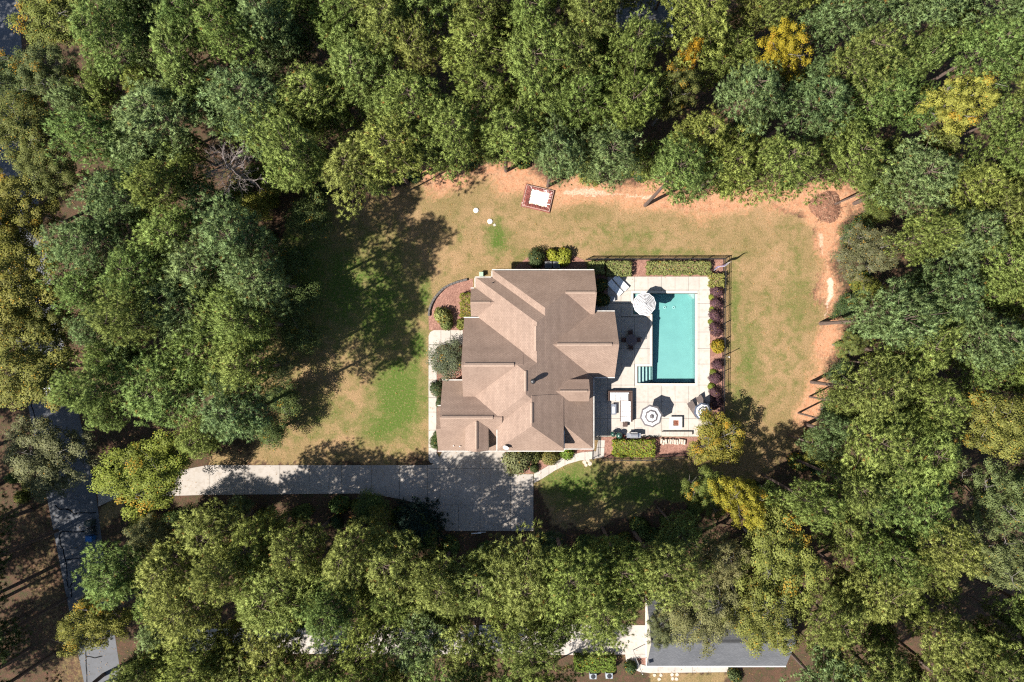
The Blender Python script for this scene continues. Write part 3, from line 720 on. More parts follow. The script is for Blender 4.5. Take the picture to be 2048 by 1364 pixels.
    for y in (-5.6, -7.4, -9.5): win(XR - .33, y, 0.9, 1.2, 1.4, 'x', 1)
    for y in (1.6, -0.4, -2.4): win(TX(1229.5,3) - .33, y, 0.7, 1.4, 1.8, 'x', 1)
    for x in (0.5, 3.0, 6.0): win(x, Y541 - .33, 0.9, 1.2, 1.4, 'y', 1)
    for x in (0.2, 2.6): win(x, mb5[1] + .2, 3.3, 1.1, 1.4, 'y', -1)
    for y in (0.8, -1.6): win(TX(926,5) + .33, y, 0.9, 1.2, 1.4, 'x', -1)
    win(TX(1178,5) + .01, yj, 3.9, 0.9, 0.9, 'x', 1)
    for x in (-5.8, -3.0):
        gd = MB().box(x - 1.2, TY(901,2.7) + .3, 0.06, x + 1.2, TY(901,2.7) + .36, 2.2).build('garage_door', M_WHITE, t)
        for k in range(4): MB().box(x - 1.15, TY(901,2.7) + .285, 0.1 + .52 * k, x + 1.15, TY(901,2.7) + .3, 0.58 + .52 * k).build('panel', M_WHITE, gd)
    dr = MB().box(TX(942,3) + .3, TY(668,3) - .5, 0.05, TX(942,3) + .36, TY(668,3) + .5, 2.15).build('door', plain('dark door', (0.05, 0.03, 0.025), 0.5), t)
house()

def neighbour():
    t = thing('neighbour_house', 'long grey shingled roof half under the trees beside the pale drive', 'house')
    x0, x1, ye = TX(1293, 3), TX(1572, 3), TY(1332, 3); yr = TY(1285, 5.75); yb = 2 * yr - ye
    roof_solid('roof', t, (x0, ye, x1, yb), [plane(0, ye, 3.0, 0, -1, 0.75), plane(0, yb, 3.0, 0, 1, 0.75)], [M_SHING_G, M_SIDING, M_WHITE], 2.8)
    wall_box(t, (x0, ye, x1, yb), 2.798, 0.4)
    MB().box(x0 + .05, ye - .12, 2.86, x1, ye - .01, 2.98).build('gutter', M_WHITE, t)
    MB().box(x0 - .06, ye, 2.9, x0 - .005, yb, 2.99).build('fascia', M_WHITE, t)
    zr = 3 + (yr - ye) * 0.75
    MB().add([(x0,-.2,-.14),(x0,0,.04),(x0,.2,-.14),(x1,-.2,-.14),(x1,0,.04),(x1,.2,-.14)], [(0,3,4,1),(1,4,5,2),(0,1,2),(5,4,3)]).build('ridge_cap', M_SHING_G, t, (0, yr, zr + .02))
    for k in range(4):
        x = x0 + 2.5 + 3.2 * k
        f = MB().box(x - .6, ye + .36, .9, x + .6, ye + .4, 2.2).build('window', M_WHITE, t); MB().box(x - .52, ye + .352, .98, x + .52, ye + .36, 2.12).build('pane', M_GLASSDARK, f)
    t2 = thing('outbuilding', 'dark grey roofed building with a white edge among the tall pines', 'building')
    bb = (TX(1236, 3.5), TY(72, 3.5), TX(1344, 3.5), TY(-110, 3.5)); xm = (bb[0] + bb[2]) / 2
    roof_solid('roof', t2, bb, [plane(bb[0], 0, 3.3, -1, 0, .35), plane(bb[2], 0, 3.3, 1, 0, .35)], [M_SHING_G, M_SIDING, M_WHITE], 3.1)
    wall_box(t2, bb, 3.098, 0.3)
    MB().box(bb[2] + .004, bb[1], 3.12, bb[2] + .1, bb[3], 3.26).build('gutter', M_WHITE, t2)
    f = MB().box(bb[2] - .31, bb[1] + 2, 0.9, bb[2] - .27, bb[1] + 3.2, 2.2).build('window', M_WHITE, t2); MB().box(bb[2] - .27, bb[1] + 2.08, 0.98, bb[2] - .262, bb[1] + 3.12, 2.12).build('pane', M_GLASSDARK, f)
    d = MB().box(bb[2] - .31, bb[1] + 5, 0.02, bb[2] - .27, bb[1] + 6, 2.1).build('door', M_WHITE, t2)
neighbour()

# ------------------------------------------------------------------ fences
def fence(label, pts, h=1.25, gates=()):
    """black picket fence along ground points (px); posts, rails and pickets are parts"""
    P = [W(a, b) for a, b in pts]
    t = thing('picket_fence', label, 'fence', P[0], group=None)
    pk = MB().box(-.012, -.012, 0.05, .012, .012, h).mesh('picket', M_FENCE)
    po = MB().box(-.03, -.03, 0, .03, .03, h + .06, 0, .01).mesh('post', M_FENCE)
    o = P[0]
    for a, b in zip(P[:-1], P[1:]):
        d = b - a; L = d.length; rz = math.atan2(d.y, d.x); n = max(1, round(L / 1.80))
        for z in (0.16, h - .28, h - .03):
            MB().box(0, -.016, z - .02, L, .016, z + .02).build('rail', M_FENCE, t, a - o, rz)
        for k in range(n + 1):
            link('post', po, t, a + d * (k / n) - o, rz)
        m = int(L / 0.118)
        for k in range(1, m):
            link('picket', pk, t, a + d * (k / m) - o, rz)
    return t
fence('black picket fence along the hedge side of the pool garden', [(1171, 520), (1446, 519)])
fence('black picket fence behind the row of purple shrubs', [(1446, 519.5), (1443, 842)])
fence('black picket fence along the mulch bed below the grill', [(1440, 884), (1372, 913), (1280, 918), (1206, 917)])
fence('short black picket fence closing the side path at the house corner', [(1184, 917), (1186, 878)])

# ------------------------------------------------------------------ leaves: shrubs and hedges
def leaf_quads(C, N, size, seed, jit=0.7, asp=0.55):
    """diamond leaves centred at C with normals near N"""
    r = np.random.default_rng(seed); n = len(C)
    Nn = N + r.normal(0, jit, (n, 3)); Nn /= np.linalg.norm(Nn, axis=1)[:, None] + 1e-9
    A = np.cross(Nn, r.normal(0, 1, (n, 3))); A /= np.linalg.norm(A, axis=1)[:, None] + 1e-9
    B = np.cross(Nn, A); s = size * r.uniform(0.6, 1.3, n)[:, None]
    bend = Nn * s * 0.15
    V = np.stack([C + A * s, C + B * s * asp + bend, C - A * s, C - B * s * asp + bend], 1).reshape(-1, 3)
    Nn = np.where(((Nn * N).sum(1) < 0)[:, None], -Nn, Nn)
    leaf_quads.n = np.repeat(N / (np.linalg.norm(N, axis=1)[:, None] + 1e-9) + Nn * 0.55, 4, 0)
    return V, np.arange(4 * n).reshape(n, 4)
def tints(n, seed, lo=0.65, hi=1.3, autumn=0.04, clump=None, yell=0.3):
    r = np.random.default_rng(seed + 99); t = np.zeros((n, 3))
    t[:, 0] = r.uniform(lo, hi, n); t[:, 1] = (r.random(n) < autumn) * r.uniform(0.4, 1, n); t[:, 2] = r.random(n) * yell
    if clump is not None: t[:, 0] *= clump
    return t
def bush_mesh(name, n, seed, leaf=0.075, autumn=0.03, rough=0.32):
    """unit dome of leaves, radius about 1, base at z = 0, height 1.1"""
    r = np.random.default_rng(seed); u = r.normal(0, 1, (n, 3)); u[:, 2] = abs(u[:, 2]) * 1.0 - 0.15; u /= np.linalg.norm(u, axis=1)[:, None]
    lob = r.normal(0, 1, (14, 3)); lob[:, 2] = abs(lob[:, 2]); lob /= np.linalg.norm(lob, axis=1)[:, None]
    dd = (u @ lob.T).max(1); rad = (0.72 + rough * 1.6 * (dd - 0.75)) * (1 - 0.5 * r.random(n) ** 1.6) * r.uniform(.88, 1.16, n)
    C = u * rad[:, None] * np.array([1.25, 1.25, 1.25]); C[:, 2] += 0.15
    V, F = leaf_quads(C, u + np.array([0, 0, .4]), leaf, seed + 1)
    t = tints(n, seed, autumn=autumn, clump=0.75 + 0.5 * r.random(14)[(u @ lob.T).argmax(1)])
    return np_mesh(name, V, F, M_LEAF, np.repeat(t, 4, 0), leaf_quads.n)
BUSH = [bush_mesh('foliage', 1500, s, 0.12, a) for s, a in ((1, .02), (2, .05), (3, .02), (4, .15))]
BUSHF = [bush_mesh('foliage', 2400, s, 0.08, 0.02, 0.42) for s in (11, 12, 13)]
stem_mb = MB()
for k in range(6):
    a = k * 1.05; stem_mb.tube([(0.05 * math.cos(a), 0.05 * math.sin(a), 0), (0.3 * math.cos(a), 0.3 * math.sin(a), 0.45), (0.55 * math.cos(a), 0.55 * math.sin(a), 0.75)], [0.03, 0.02, 0.008], 4)
STEM = stem_mb.mesh('stem', M_BARKG)
def bush(px, py, rpx, color, label, cat='shrub', group=None, hgt=None, mesh=None, name='shrub', sq=1.0):
    r = rpx / S; hgt = hgt or r * 1.15
    p = W(px, py, hgt * 0.6); p.z = 0.0
    t = thing(name, label, cat, p, RND.uniform(0, 6.28) if sq == 1.0 else 0, group)
    m = mesh or RND.choice(BUSH)
    f = link('foliage', m, t); e_ = RND.uniform(.85, 1.18); f.scale = (r * e_, r * sq / e_, hgt * RND.uniform(.9, 1.15)); f.color = (*color, 1)
    s = link('stem', STEM, t); s.scale = (r * .8, r * sq * .8, hgt * .9)
    return t
def hedge(x0, y0, x1, y1, h, color, label, leaf=0.075, dens=260, autumn=0.03, name='hedge', group=None, round_=0.25, seed=5):
    a, b = W(x0, y1, h * .6), W(x1, y0, h * .6); c = (a + b) / 2; wx, wy = (b.x - a.x) / 2, (b.y - a.y) / 2
    r = np.random.default_rng(seed + int(x0)); n = int(dens * (4 * wx * wy + 4 * (wx + wy) * h))
    U = r.uniform(-1, 1, (n, 3)); face = r.random(n)
    top = face < (4 * wx * wy) / (4 * wx * wy + 4 * (wx + wy) * h)
    P = U * np.array([wx, wy, 1]); P[:, 2] = (U[:, 2] * .5 + .5) * h
    Nn = np.zeros((n, 3)); P[top, 2] = h; Nn[top, 2] = 1
    sd_ = ~top & (r.random(n) < wy / (wx + wy)); P[sd_, 0] = np.sign(P[sd_, 0]) * wx; Nn[sd_, 0] = np.sign(P[sd_, 0])
    rest = ~top & ~sd_; P[rest, 1] = np.sign(P[rest, 1]) * wy; Nn[rest, 1] = np.sign(P[rest, 1])
    q = np.clip(1 - round_ * ((np.abs(P[:, 0]) / wx) ** 6 + (np.abs(P[:, 1]) / wy) ** 6) * 0.35, 0.4, 1); P[:, 2] *= q
    lum = 0.10 * np.sin(P[:, 0] * 5 + seed) * np.cos(P[:, 1] * 6) + 0.06 * np.sin(P[:, 0] * 11 + 2 * np.sin(P[:, 1] * 9)) + 0.05 * np.sin(P[:, 1] * 14 + P[:, 0] * 4)
    P += Nn * (lum + r.uniform(-.16, .03, n))[:, None] + r.normal(0, .03, (n, 3))
    V, F = leaf_quads(P, Nn + np.array([0, 0, .3]), leaf, seed)
    tt = tints(n, seed, autumn=autumn, clump=1.05 + 1.5 * lum)
    t = thing(name, label, 'hedge', (c.x, c.y, 0), 0, group)
    f = link('foliage', np_mesh('foliage', V, F, M_LEAF, np.repeat(tt, 4, 0), leaf_quads.n), t); f.color = (*color, 1)
    for k in range(5):
        x, y = (k / 2 - 1) * .8 * wx, RND.uniform(-.5, .5) * wy; MB().tube([(x, y, 0), (x + .05, y, h * .8)], [.02, .008], 4).build('stem', M_BARKG, t)
    return t
G_HEDGE = (0.18, 0.20, 0.07); G_LIME = (0.22, 0.24, 0.03); G_DARK = (0.045, 0.075, 0.03); G_OLIVE = (0.10, 0.105, 0.05)
G_PURP = (0.11, 0.05, 0.075)
hedge(1294, 523, 1420, 549, 1.0, G_HEDGE, 'long clipped green hedge between the pool deck and the black fence')
hedge(1213, 523, 1262, 552, 1.1, G_HEDGE, 'clipped green hedge half shaded by the house, above the white loungers', seed=6)
hedge(1177, 523, 1208, 548, 1.1, G_HEDGE, 'clipped hedge at the house corner, mostly in shade', seed=7)
hedge(1419, 548, 1447, 573, 1.0, (0.19, 0.20, 0.06), 'square clipped green shrub at the fence corner by the flag', seed=8)
hedge(1227, 880, 1309, 913, 1.2, (0.16, 0.21, 0.03), 'thick bright green hedge with orange tips behind the grill', leaf=0.075, dens=260, autumn=0.10, seed=9)
hedge(921, 586, 942, 634, 1.0, (0.19, 0.19, 0.03), 'yellow green hedge against the front wall in the mulch bed', leaf=0.06, autumn=0.08, seed=10)
hedge(915, 640, 929, 658, 0.8, (0.17, 0.18, 0.04), 'small yellow green shrub block above the front walk', seed=11)
hedge(1150, 1311, 1230, 1341, 1.4, (0.14, 0.19, 0.03), 'bright green hedge beside the neighbouring pale drive', leaf=0.08, dens=240, seed=12)
for k, (a, b, r) in enumerate([(1435,582,14),(1434,607,13),(1431,631,13),(1432,658,14.5),(1437,729,12),(1431,757,13.5),(1431,785,13),(1434,806,13)]):
    bush(a, b, r * .88, G_PURP, 'rounded purple leaved shrub in the mulch strip along the fence', 'shrub', 'purple shrubs along the fence', 0.85, BUSHF[k % 3], 'purple_shrub')
for k, (a, b, r) in enumerate([(1424,594,6.5),(1425,619,6.5),(1423,644,6.5),(1427,746,7.5),(1423,773,7)]):
    bush(a, b, r, (0.16, 0.2, 0.03), 'small lime green plant between the purple shrubs', 'plant', 'lime plants between the purple shrubs', 0.35, BUSH[k % 3], 'lime_plant')
bush(1437, 693, 14, (0.24, 0.2, 0.02), 'yellow shrub with orange leaves by the fence pole', hgt=1.0, mesh=BUSH[3])
bush(1073, 515, 17, (0.055, 0.08, 0.035), 'round dark green shrub behind the house', hgt=1.4, mesh=BUSHF[0])
bush(1107, 510, 13, G_LIME, 'lime yellow shrub beside the round dark shrub behind the house', hgt=1.0, mesh=BUSH[0])
bush(1128, 513, 17, G_LIME, 'broad lime yellow shrub behind the house next to the fence end', hgt=1.1, mesh=BUSH[2])
bush(885, 632, 17, (0.16, 0.18, 0.06), 'open pale green shrub in the middle of the curved front bed', hgt=1.5, mesh=BUSH[1])
bush(893, 648, 12, (0.12, 0.15, 0.05), 'smaller pale green shrub above the front walk corner', hgt=1.1, mesh=BUSH[0])
bush(875, 778, 15, (0.06, 0.085, 0.04), 'dark green shrub beside the front walk under the eave', hgt=1.2, mesh=BUSHF[1])
bush(879, 805, 10, (0.06, 0.085, 0.04), 'small dark green shrub beside the front walk joint', hgt=0.8, mesh=BUSHF[2])
bush(873, 886, 13, (0.07, 0.1, 0.035), 'green shrub at the foot of the garage corner', hgt=1.1, mesh=BUSHF[0])
bush(876, 872, 10, (0.07, 0.11, 0.035), 'leafy green shrub beside the garage wall', hgt=1.0, mesh=BUSHF[2])
bush(1036, 918, 29, (0.15, 0.16, 0.075), 'large pale olive shrub spilling over the driveway bed', hgt=2.0, mesh=BUSHF[1])
bush(1071, 911, 13, (0.13, 0.15, 0.05), 'olive green shrub beside the large driveway shrub', hgt=1.0, mesh=BUSH[2])
bush(1101, 915, 16, (0.16, 0.15, 0.05), 'round yellowish ball shrub along the side path', hgt=1.2, mesh=BUSHF[0])
bush(1133, 904, 15, (0.13, 0.2, 0.03), 'bright green shrub under the front eave by the path', hgt=0.9, mesh=BUSH[0])
bush(1068, 936, 9, (0.05, 0.08, 0.03), 'small dark green shrub at the tip of the driveway bed', hgt=0.6, mesh=BUSHF[2])
bush(1199, 570, 15, G_DARK, 'dark shrub in the shade between the house wall and the loungers', 'shrub', 'shaded shrubs by the rear wall', 1.3)
bush(1203, 600, 15, G_DARK, 'dark shrub in the shade between the house wall and the loungers', 'shrub', 'shaded shrubs by the rear wall', 1.3)
bush(1262, 1335, 12, (0.05, 0.08, 0.03), 'dark shrub beside the curved neighbouring walk', hgt=1.0)
bush(1470, 1352, 14, (0.06, 0.08, 0.03), 'low dark shrub at the end of the neighbouring walk', hgt=0.8)

# ------------------------------------------------------------------ garden furniture
def umbrella(label, px, py, rpx, n, rings, mats, z=2.35, rot=0.0, base=True, zb=0.06):
    c = W(px, py, z); t = thing('parasol', label, 'parasol', (c.x, c.y, zb), rot)
    R_ = rpx / S * (H - z) / H; mb = MB(); hc = 0.5; m = len(rings)
    zz = z - zb
    prof = [0.02] + rings
    v = []; f = []; mi = []
    for i, q in enumerate(prof):
        for k in range(n * 2):
            a = math.pi * k / n; mid = (k % 2 == 1)
            rr = R_ * q * (math.cos(math.pi / n) * 0.985 if mid else 1.0)
            v.append((rr * math.cos(a), rr * math.sin(a), zz + hc * (1 - q) - (0.035 * q if mid else 0) - 0.05 * q * (1 - q)))
    N = 2 * n
    for i in range(len(prof) - 1):
        for k in range(N): f.append((i*N+k, i*N+(k+1)%N, (i+1)*N+(k+1)%N, (i+1)*N+k)); mi.append(i % 2)
    mb.v, mb.f, mb.mi = v, f, mi
    mb.build('canopy', mats, t)
    for k in range(n):
        a = 2 * math.pi * k / n
        MB().tube([(0, 0, zz + hc - .05), (R_ * math.cos(a), R_ * math.sin(a), zz - .03)], .012, 4).build('rib', M_STEEL, t)
    MB().tube([(0, 0, 0.02), (0, 0, zz + hc)], .025, 8).build('pole', M_STEEL, t)
    MB().lathe([(.03, zz + hc - .02), (.05, zz + hc + .02), (.03, zz + hc + .08), (.005, zz + hc + .11)], 8).build('finial', M_STEEL, t)
    if base: MB().lathe([(.28, 0), (.28, .05), (.06, .09), (.05, .3)], 16).build('base', M_BLACK, t)
    return t
FAB_W = plain('white canvas', (0.74, 0.73, 0.74), 0.9); FAB_G = plain('charcoal canvas', (0.12, 0.11, 0.115), 0.9); FAB_L = plain('grey stripe canvas', (0.16, 0.155, 0.16), 0.9)
FAB_B = plain('blue grey canvas', (0.06, 0.075, 0.11), 0.9)
r12 = []
for k in range(7): r12 += [0.10 + 0.125 * k, 0.10 + 0.125 * k + 0.07]
umbrella('white scalloped parasol with thin grey rings over the shallow ledge', 1289, 608, 23.2, 12, r12 + [1.0], [FAB_W, FAB_L], 2.4, 0.1, False, -0.35)
umbrella('octagonal parasol with broad charcoal and white bands beside the white sofa', 1302.5, 832, 23.2, 8, [0.22, 0.43, 0.60, 0.84, 1.0], [FAB_G, FAB_W], 2.35, 0.14)
umbrella('blue grey and white ringed parasol half hidden by the autumn tree', 1406, 823, 18.5, 8, [0.25, 0.45, 0.6, 0.8, 1.0], [FAB_B, FAB_W], 2.3, 0.2)

def lounger(label, px, py, rz, mat, group, L=1.95, wd=0.66):
    t = thing('sun_lounger', label, 'sun lounger', W(px, py) + Vector((0, 0, .06)), rz, group)
    prof = [(-L/2, .30), (-L/4, .27), (0.12, .30), (0.3, .38), (L/2, .74)]
    v = []; f = []
    pts = []
    for i in range(len(prof) - 1):
        for k in range(3): s_ = k / 3; pts.append((prof[i][0] + (prof[i+1][0] - prof[i][0]) * s_, prof[i][1] + (prof[i+1][1] - prof[i][1]) * s_))
    pts.append(prof[-1])
    for x, z in pts: v += [(x, -wd/2, z), (x, wd/2, z), (x, wd/2, z + .07), (x, -wd/2, z + .07)]
    n = len(pts)
    for i in range(n - 1):
        for k in range(4): f.append((4*i+k, 4*i+(k+1)%4, 4*i+4+(k+1)%4, 4*i+4+k))
    f += [(0,1,2,3), (4*n-1,4*n-2,4*n-3,4*n-4)]
    MB().add(v, f).build('mattress', mat, t, smooth=False)
    MB().tube([(x, -wd/2 - .02, z - .02) for x, z in prof], .022, 5).tube([(x, wd/2 + .02, z - .02) for x, z in prof], .022, 5).build('frame', M_WICKER if mat is M_WICKER2 else M_WHITE, t)
    for x in (-L/2 + .15, L/2 - .5):
        for y in (-wd/2, wd/2): MB().box(x - .02, y - .02, 0, x + .02, y + .02, .3).build('leg', M_WICKER if mat is M_WICKER2 else M_WHITE, t)
    return t
M_WICKER2 = plain('taupe sling', (0.13, 0.105, 0.098), 0.8)
M_SLING = plain('white sling', (0.62, 0.66, 0.72), 0.7)
lounger('white curved lounger closest to the hedge', 1240.5, 566, math.radians(135), M_SLING, 'white loungers by the hedge')
lounger('white curved lounger beside the small side table', 1229, 576, math.radians(135), M_SLING, 'white loungers by the hedge')
lounger('taupe lounger beside the square fire table', 1386, 817, math.radians(124), M_WICKER2, 'taupe loungers under the tree')
lounger('taupe lounger by the fence strip of purple shrubs', 1403, 806, math.radians(124), M_WICKER2, 'taupe loungers under the tree')
def box_table(name, label, px, py, w, d, h, mat, rz=0, cat='table', zb=.06):
    t = thing(name, label, cat, W(px, py) + Vector((0, 0, zb)), rz)
    MB().box(-w/2, -d/2, h - .05, w/2, d/2, h, 0, .012).build('top', mat, t)
    for x in (-1, 1):
        for y in (-1, 1): MB().box(x*(w/2-.05)-.025, y*(d/2-.05)-.025, 0, x*(w/2-.05)+.025, y*(d/2-.05)+.025, h - .05).build('leg', mat, t)
    return t
box_table('side_table', 'small square grey side table next to the white loungers', 1224, 598, .55, .55, .45, plain('grey resin', (0.3, 0.31, 0.33), 0.6))
ct = box_table('coffee_table', 'narrow blue grey table with a pale tray facing the white sofa', 1226.5, 818, .55, 1.15, .45, plain('slate top', (0.16, 0.18, 0.22), 0.5))
tr_ = MB().box(-.13, -.36, 0, .13, .36, .05, 0, .01).build('tray', M_WHITE, None, W(1225.5, 819) + Vector((0, 0, .512))); tag(tr_, 'long pale tray lying on the narrow blue grey table', 'tray')
sb_ = box_table('wicker_stool', 'brown wicker stool at the lower end of the white sofa', 1249, 848, .52, .5, .45, M_WICKER, cat='stool')

def sofa():
    o = W(1245, 812) + Vector((0, 0, .06))
    t = thing('sectional_sofa', 'L shaped wicker sofa with white cushions on the deck', 'sofa', o)
    def B(x0, y0, x1, y1): a, b = W(x0, y1), W(x1, y0); return a.x - o.x, a.y - o.y, b.x - o.x, b.y - o.y
    a = B(1218, 784, 1259, 801); MB().box(a[0], a[1], 0, a[2], a[3], .30, 0, .02).build('seat_frame', M_WICKER, t)
    a = B(1240, 801.3, 1259, 842); MB().box(a[0], a[1], 0, a[2], a[3], .30, 0, .02).build('seat_frame', M_WICKER, t)
    a = B(1218, 780.5, 1263, 783.7); MB().box(a[0], a[1], 0, a[2], a[3], .72, 0, .02).build('back_frame', M_WICKER, t)
    a = B(1259.3, 784, 1263, 842); MB().box(a[0], a[1], 0, a[2], a[3], .72, 0, .02).build('back_frame', M_WICKER, t)
    a = B(1214.7, 781, 1217.8, 801); MB().box(a[0], a[1], 0, a[2], a[3], .55, 0, .02).build('arm', M_WICKER, t)
    for x0, x1 in ((1219, 1230), (1230, 1240.5), (1240.5, 1256)):
        a = B(x0, 786.5, x1, 800.6); MB().box(a[0]+.025, a[1]+.025, .304, a[2]-.025, a[3]-.025, .45, 0, .05).build('seat_cushion', M_CUSH, t)
        a = B(x0, 784, x1, 786.3); MB().box(a[0]+.012, a[1], .304, a[2]-.012, a[3], .8, 0, .03).build('back_cushion', M_CUSH, t)
    for k in range(4):
        a = B(1240.5, 801 + 10.3 * k, 1255.5, 801 + 10.3 * (k + 1)); MB().box(a[0]+.025, a[1]+.025, .304, a[2]-.025, a[3]-.025, .45, 0, .05).build('seat_cushion', M_CUSH, t)
        a = B(1255.7, 801 + 10.3 * k, 1259, 801 + 10.3 * (k + 1)); MB().box(a[0], a[1]+.012, .304, a[2], a[3]-.012, .8, 0, .03).build('back_cushion', M_CUSH, t)
sofa()
def dining():
    c = W(1260.5, 680) + Vector((0, 0, .06)); m = plain('dark bronze', (0.06, 0.045, 0.05), 0.5, scale=20)
    t = thing('dining_table', 'round dark patio table in the shade beside the house', 'table', c)
    MB().lathe([(.6, .69), (.62, .70), (.62, .725), (.6, .735), (.3, .736)], 24).build('top', plain('table slats', (0.13, 0.10, 0.105), 0.6, scale=15), t)
    for k in range(4):
        a = math.pi / 4 + k * math.pi / 2; MB().tube([(.45*math.cos(a), .45*math.sin(a), 0), (.35*math.cos(a), .35*math.sin(a), .4), (.42*math.cos(a), .42*math.sin(a), .69)], .025, 6).build('leg', m, t)
    for k, (lab, ang) in enumerate((('dark patio chair on the hedge side of the round table', 95), ('dark patio chair between the round table and the house', 180), ('dark patio chair on the sofa side of the round table', 268), ('dark patio chair between the round table and the pool', 2))):
        a = math.radians(ang); r = .78
        q = thing('patio_chair', lab, 'chair', c + Vector((r * math.cos(a), r * math.sin(a), 0)), a, 'chairs round the patio table')
        MB().box(-.24, -.25, .40, .24, .25, .45, 0, .015).build('seat', plain('brown seat pad', (0.10, 0.05, 0.04), 0.9), q)
        mb = MB()
        for i in range(7):
            b = -1.0 + i / 3.0; x = .26 + .06 * math.cos(b) - .03; mb.tube([(x - .06, .25 * math.sin(b * 1.2), .43), (x + .04, .27 * math.sin(b * 1.2), .92)], .018, 5)
        mb.tube([(.30 + .05 * math.cos(-1 + i / 3) , .27 * math.sin((-1 + i / 3) * 1.2), .92) for i in range(7)], .028, 6); mb.build('backrest', m, q)
        for y in (-.25, .25):
            MB().tube([(-.22, y, .64), (.1, y, .66), (.27, y * .9, .70)], .022, 5).build('arm', m, q)
            for x in (-.22, .22): MB().box(x - .018, y * .92 - .018, 0, x + .018, y * .92 + .018, .62 if x < 0 else .42).build('leg', m, q)
dining()
def grill():
    c = W(1265, 869) + Vector((0, 0, .06)); t = thing('gas_grill', 'stainless gas grill with side shelves in front of the green hedge', 'grill', c)
    MB().box(-.42, -.28, .1, .42, .28, .85, 0, .02).build('cabinet', M_STEEL, t)
    v = []; f = []
    for i in range(7):
        a = math.pi * i / 6; y, z = -.30 * math.cos(a), .86 + .26 * math.sin(a); v += [(-.42, y, z), (.42, y, z)]
        if i: f.append((2*i-2, 2*i-1, 2*i+1, 2*i))
    f += [tuple(range(0, 14, 2)), tuple(range(13, 0, -2))]
    MB().add(v, f).build('hood', plain('hood steel', (0.33, 0.34, 0.37), 0.4, metal=.5), t)
    for s_ in (-1, 1): MB().box(min(s_*.44, s_*.78), -.26, .80, max(s_*.44, s_*.78), .26, .85, 0, .01).build('side_shelf', M_STEEL, t)
    MB().tube([(-.36, .36, .98), (.36, .36, .98)], .018, 6).build('handle', M_WHITE, t)
    for k in range(4): MB().lathe([(.03, 0), (.03, .04)], 8).build('knob', M_BLACK, t, (-.3 + .2 * k, .30, .80))
    for x in (-.36, .36):
        for y in (-.22, .22): MB().lathe([(.05, 0), (.05, .1)], 8).build('caster', M_BLACK, t, (x, y, 0))
    for a, b, r, lab in ((1236.5, 869, .36, 'larger green domed ceramic cooker standing beside the steel grill'), (1224.5, 866.5, .29, 'smaller green domed ceramic cooker at the mulch corner')):
        gm = plain('green glaze', (0.025, 0.075, 0.055), 0.25, (0.02, 0.05, 0.04), 20, spec=.7)
        q = thing('ceramic_cooker', lab, 'grill', W(a, b) + Vector((0, 0, .06)), 0.4)
        MB().lathe([(r*.55, .25), (r*.9, .4), (r, .62), (r, .7)], 18).build('bowl', gm, q, smooth=True)
        MB().lathe([(r, .705), (r*.97, .82), (r*.75, .98), (r*.35, 1.07), (r*.2, 1.08)], 18).build('lid', gm, q, smooth=True)
        MB().lathe([(r*.2, 1.08), (r*.22, 1.15), (r*.1, 1.17)], 10).build('vent_cap', M_BLACK, q)
        MB().tube([(-.14, r + .02, .78), (-.14, r + .09, .78), (.14, r + .09, .78), (.14, r + .02, .78)], .016, 5).build('handle', M_BLACK, q)
        for k in range(4): a_ = k * math.pi / 2 + .78; MB().tube([(r*.7*math.cos(a_), r*.7*math.sin(a_), .4), (r*.8*math.cos(a_), r*.8*math.sin(a_), 0)], .018, 5).build('leg', M_BLACK, q)
    q = thing('fuel_bucket', 'small red brown bucket between the green cooker and the grill', 'bucket', W(1246, 870) + Vector((0, 0, .06)))
    MB().lathe([(.12, 0), (.16, .32), (.15, .325), (.11, .05)], 12).build('pail', plain('rust red', (0.25, 0.07, 0.05), 0.6), q); MB().tube([(-.15, 0, .32), (0, .06, .4), (.15, 0, .32)], .008, 4).build('handle', M_BLACK, q)
grill()
def firepit():
    c = W(1350, 845) + Vector((0, 0, .06)); t = thing('fire_table', 'square white fire table with a rusty burner pan in the middle', 'fire table', c)
    s_, i_ = 1.36 / 2, .62 / 2; m = plain('white stone', (0.72, 0.69, 0.66), 0.8)
    for x0, y0, x1, y1 in ((-s_, i_, s_, s_), (-s_, -s_, s_, -i_), (-s_, -i_, -i_, i_), (i_, -i_, s_, i_)):
        MB().box(x0 + .002, y0 + .002, .36, x1 - .002, y1 - .002, .44).build('top_slab', m, t)
    MB().box(-s_ + .1, -s_ + .1, 0, s_ - .1, s_ - .1, .22).build('base', plain('fire base', (0.5, .45, .4), .9), t)
    MB().box(-.36, -.36, .222, .36, .36, .34).build('burner_pan', plain('rusty pan', (0.25, 0.09, 0.05), 0.8, (0.08, 0.03, 0.02), 12), t)
    for k in range(14):
        MB().lathe([(.03, 0), (.05, .03), (.03, .06)], 6).build('lava_rock', plain('lava', (0.2, 0.07, 0.045), 0.9), t, (RND.uniform(-.25, .25), RND.uniform(-.25, .25), .342))
    w = thing('seat_wall', 'low straight concrete seat wall below the fire table', 'wall', W(1352, 866))
    for k in range(8): MB().box(-1.65 + .42 * k + .004, -.2, 0, -1.65 + .42 * (k + 1) - .004, .2, .42, 0, .015).build('block', M_CONC, w)
    for k in range(11):
        q = MB().box(-.12, -.28, 0, .10, .28, .35 + RND.uniform(-.1, .12), 0, .05).build('landscape_stone', M_STONE, None, W(1322 + 4.6 * k, 883 + RND.uniform(-1.5, 1.5)), RND.uniform(-.25, .25))
        tag(q, 'pale upright stone in the row of stones below the seat wall', 'stone', 'row of pale stones below the seat wall')
firepit()
MB_ = MB().lathe([(.3, 0), (.3, .02)], 14)
lid_m = plain('skimmer lid', (0.42, 0.36, 0.29), 0.7)
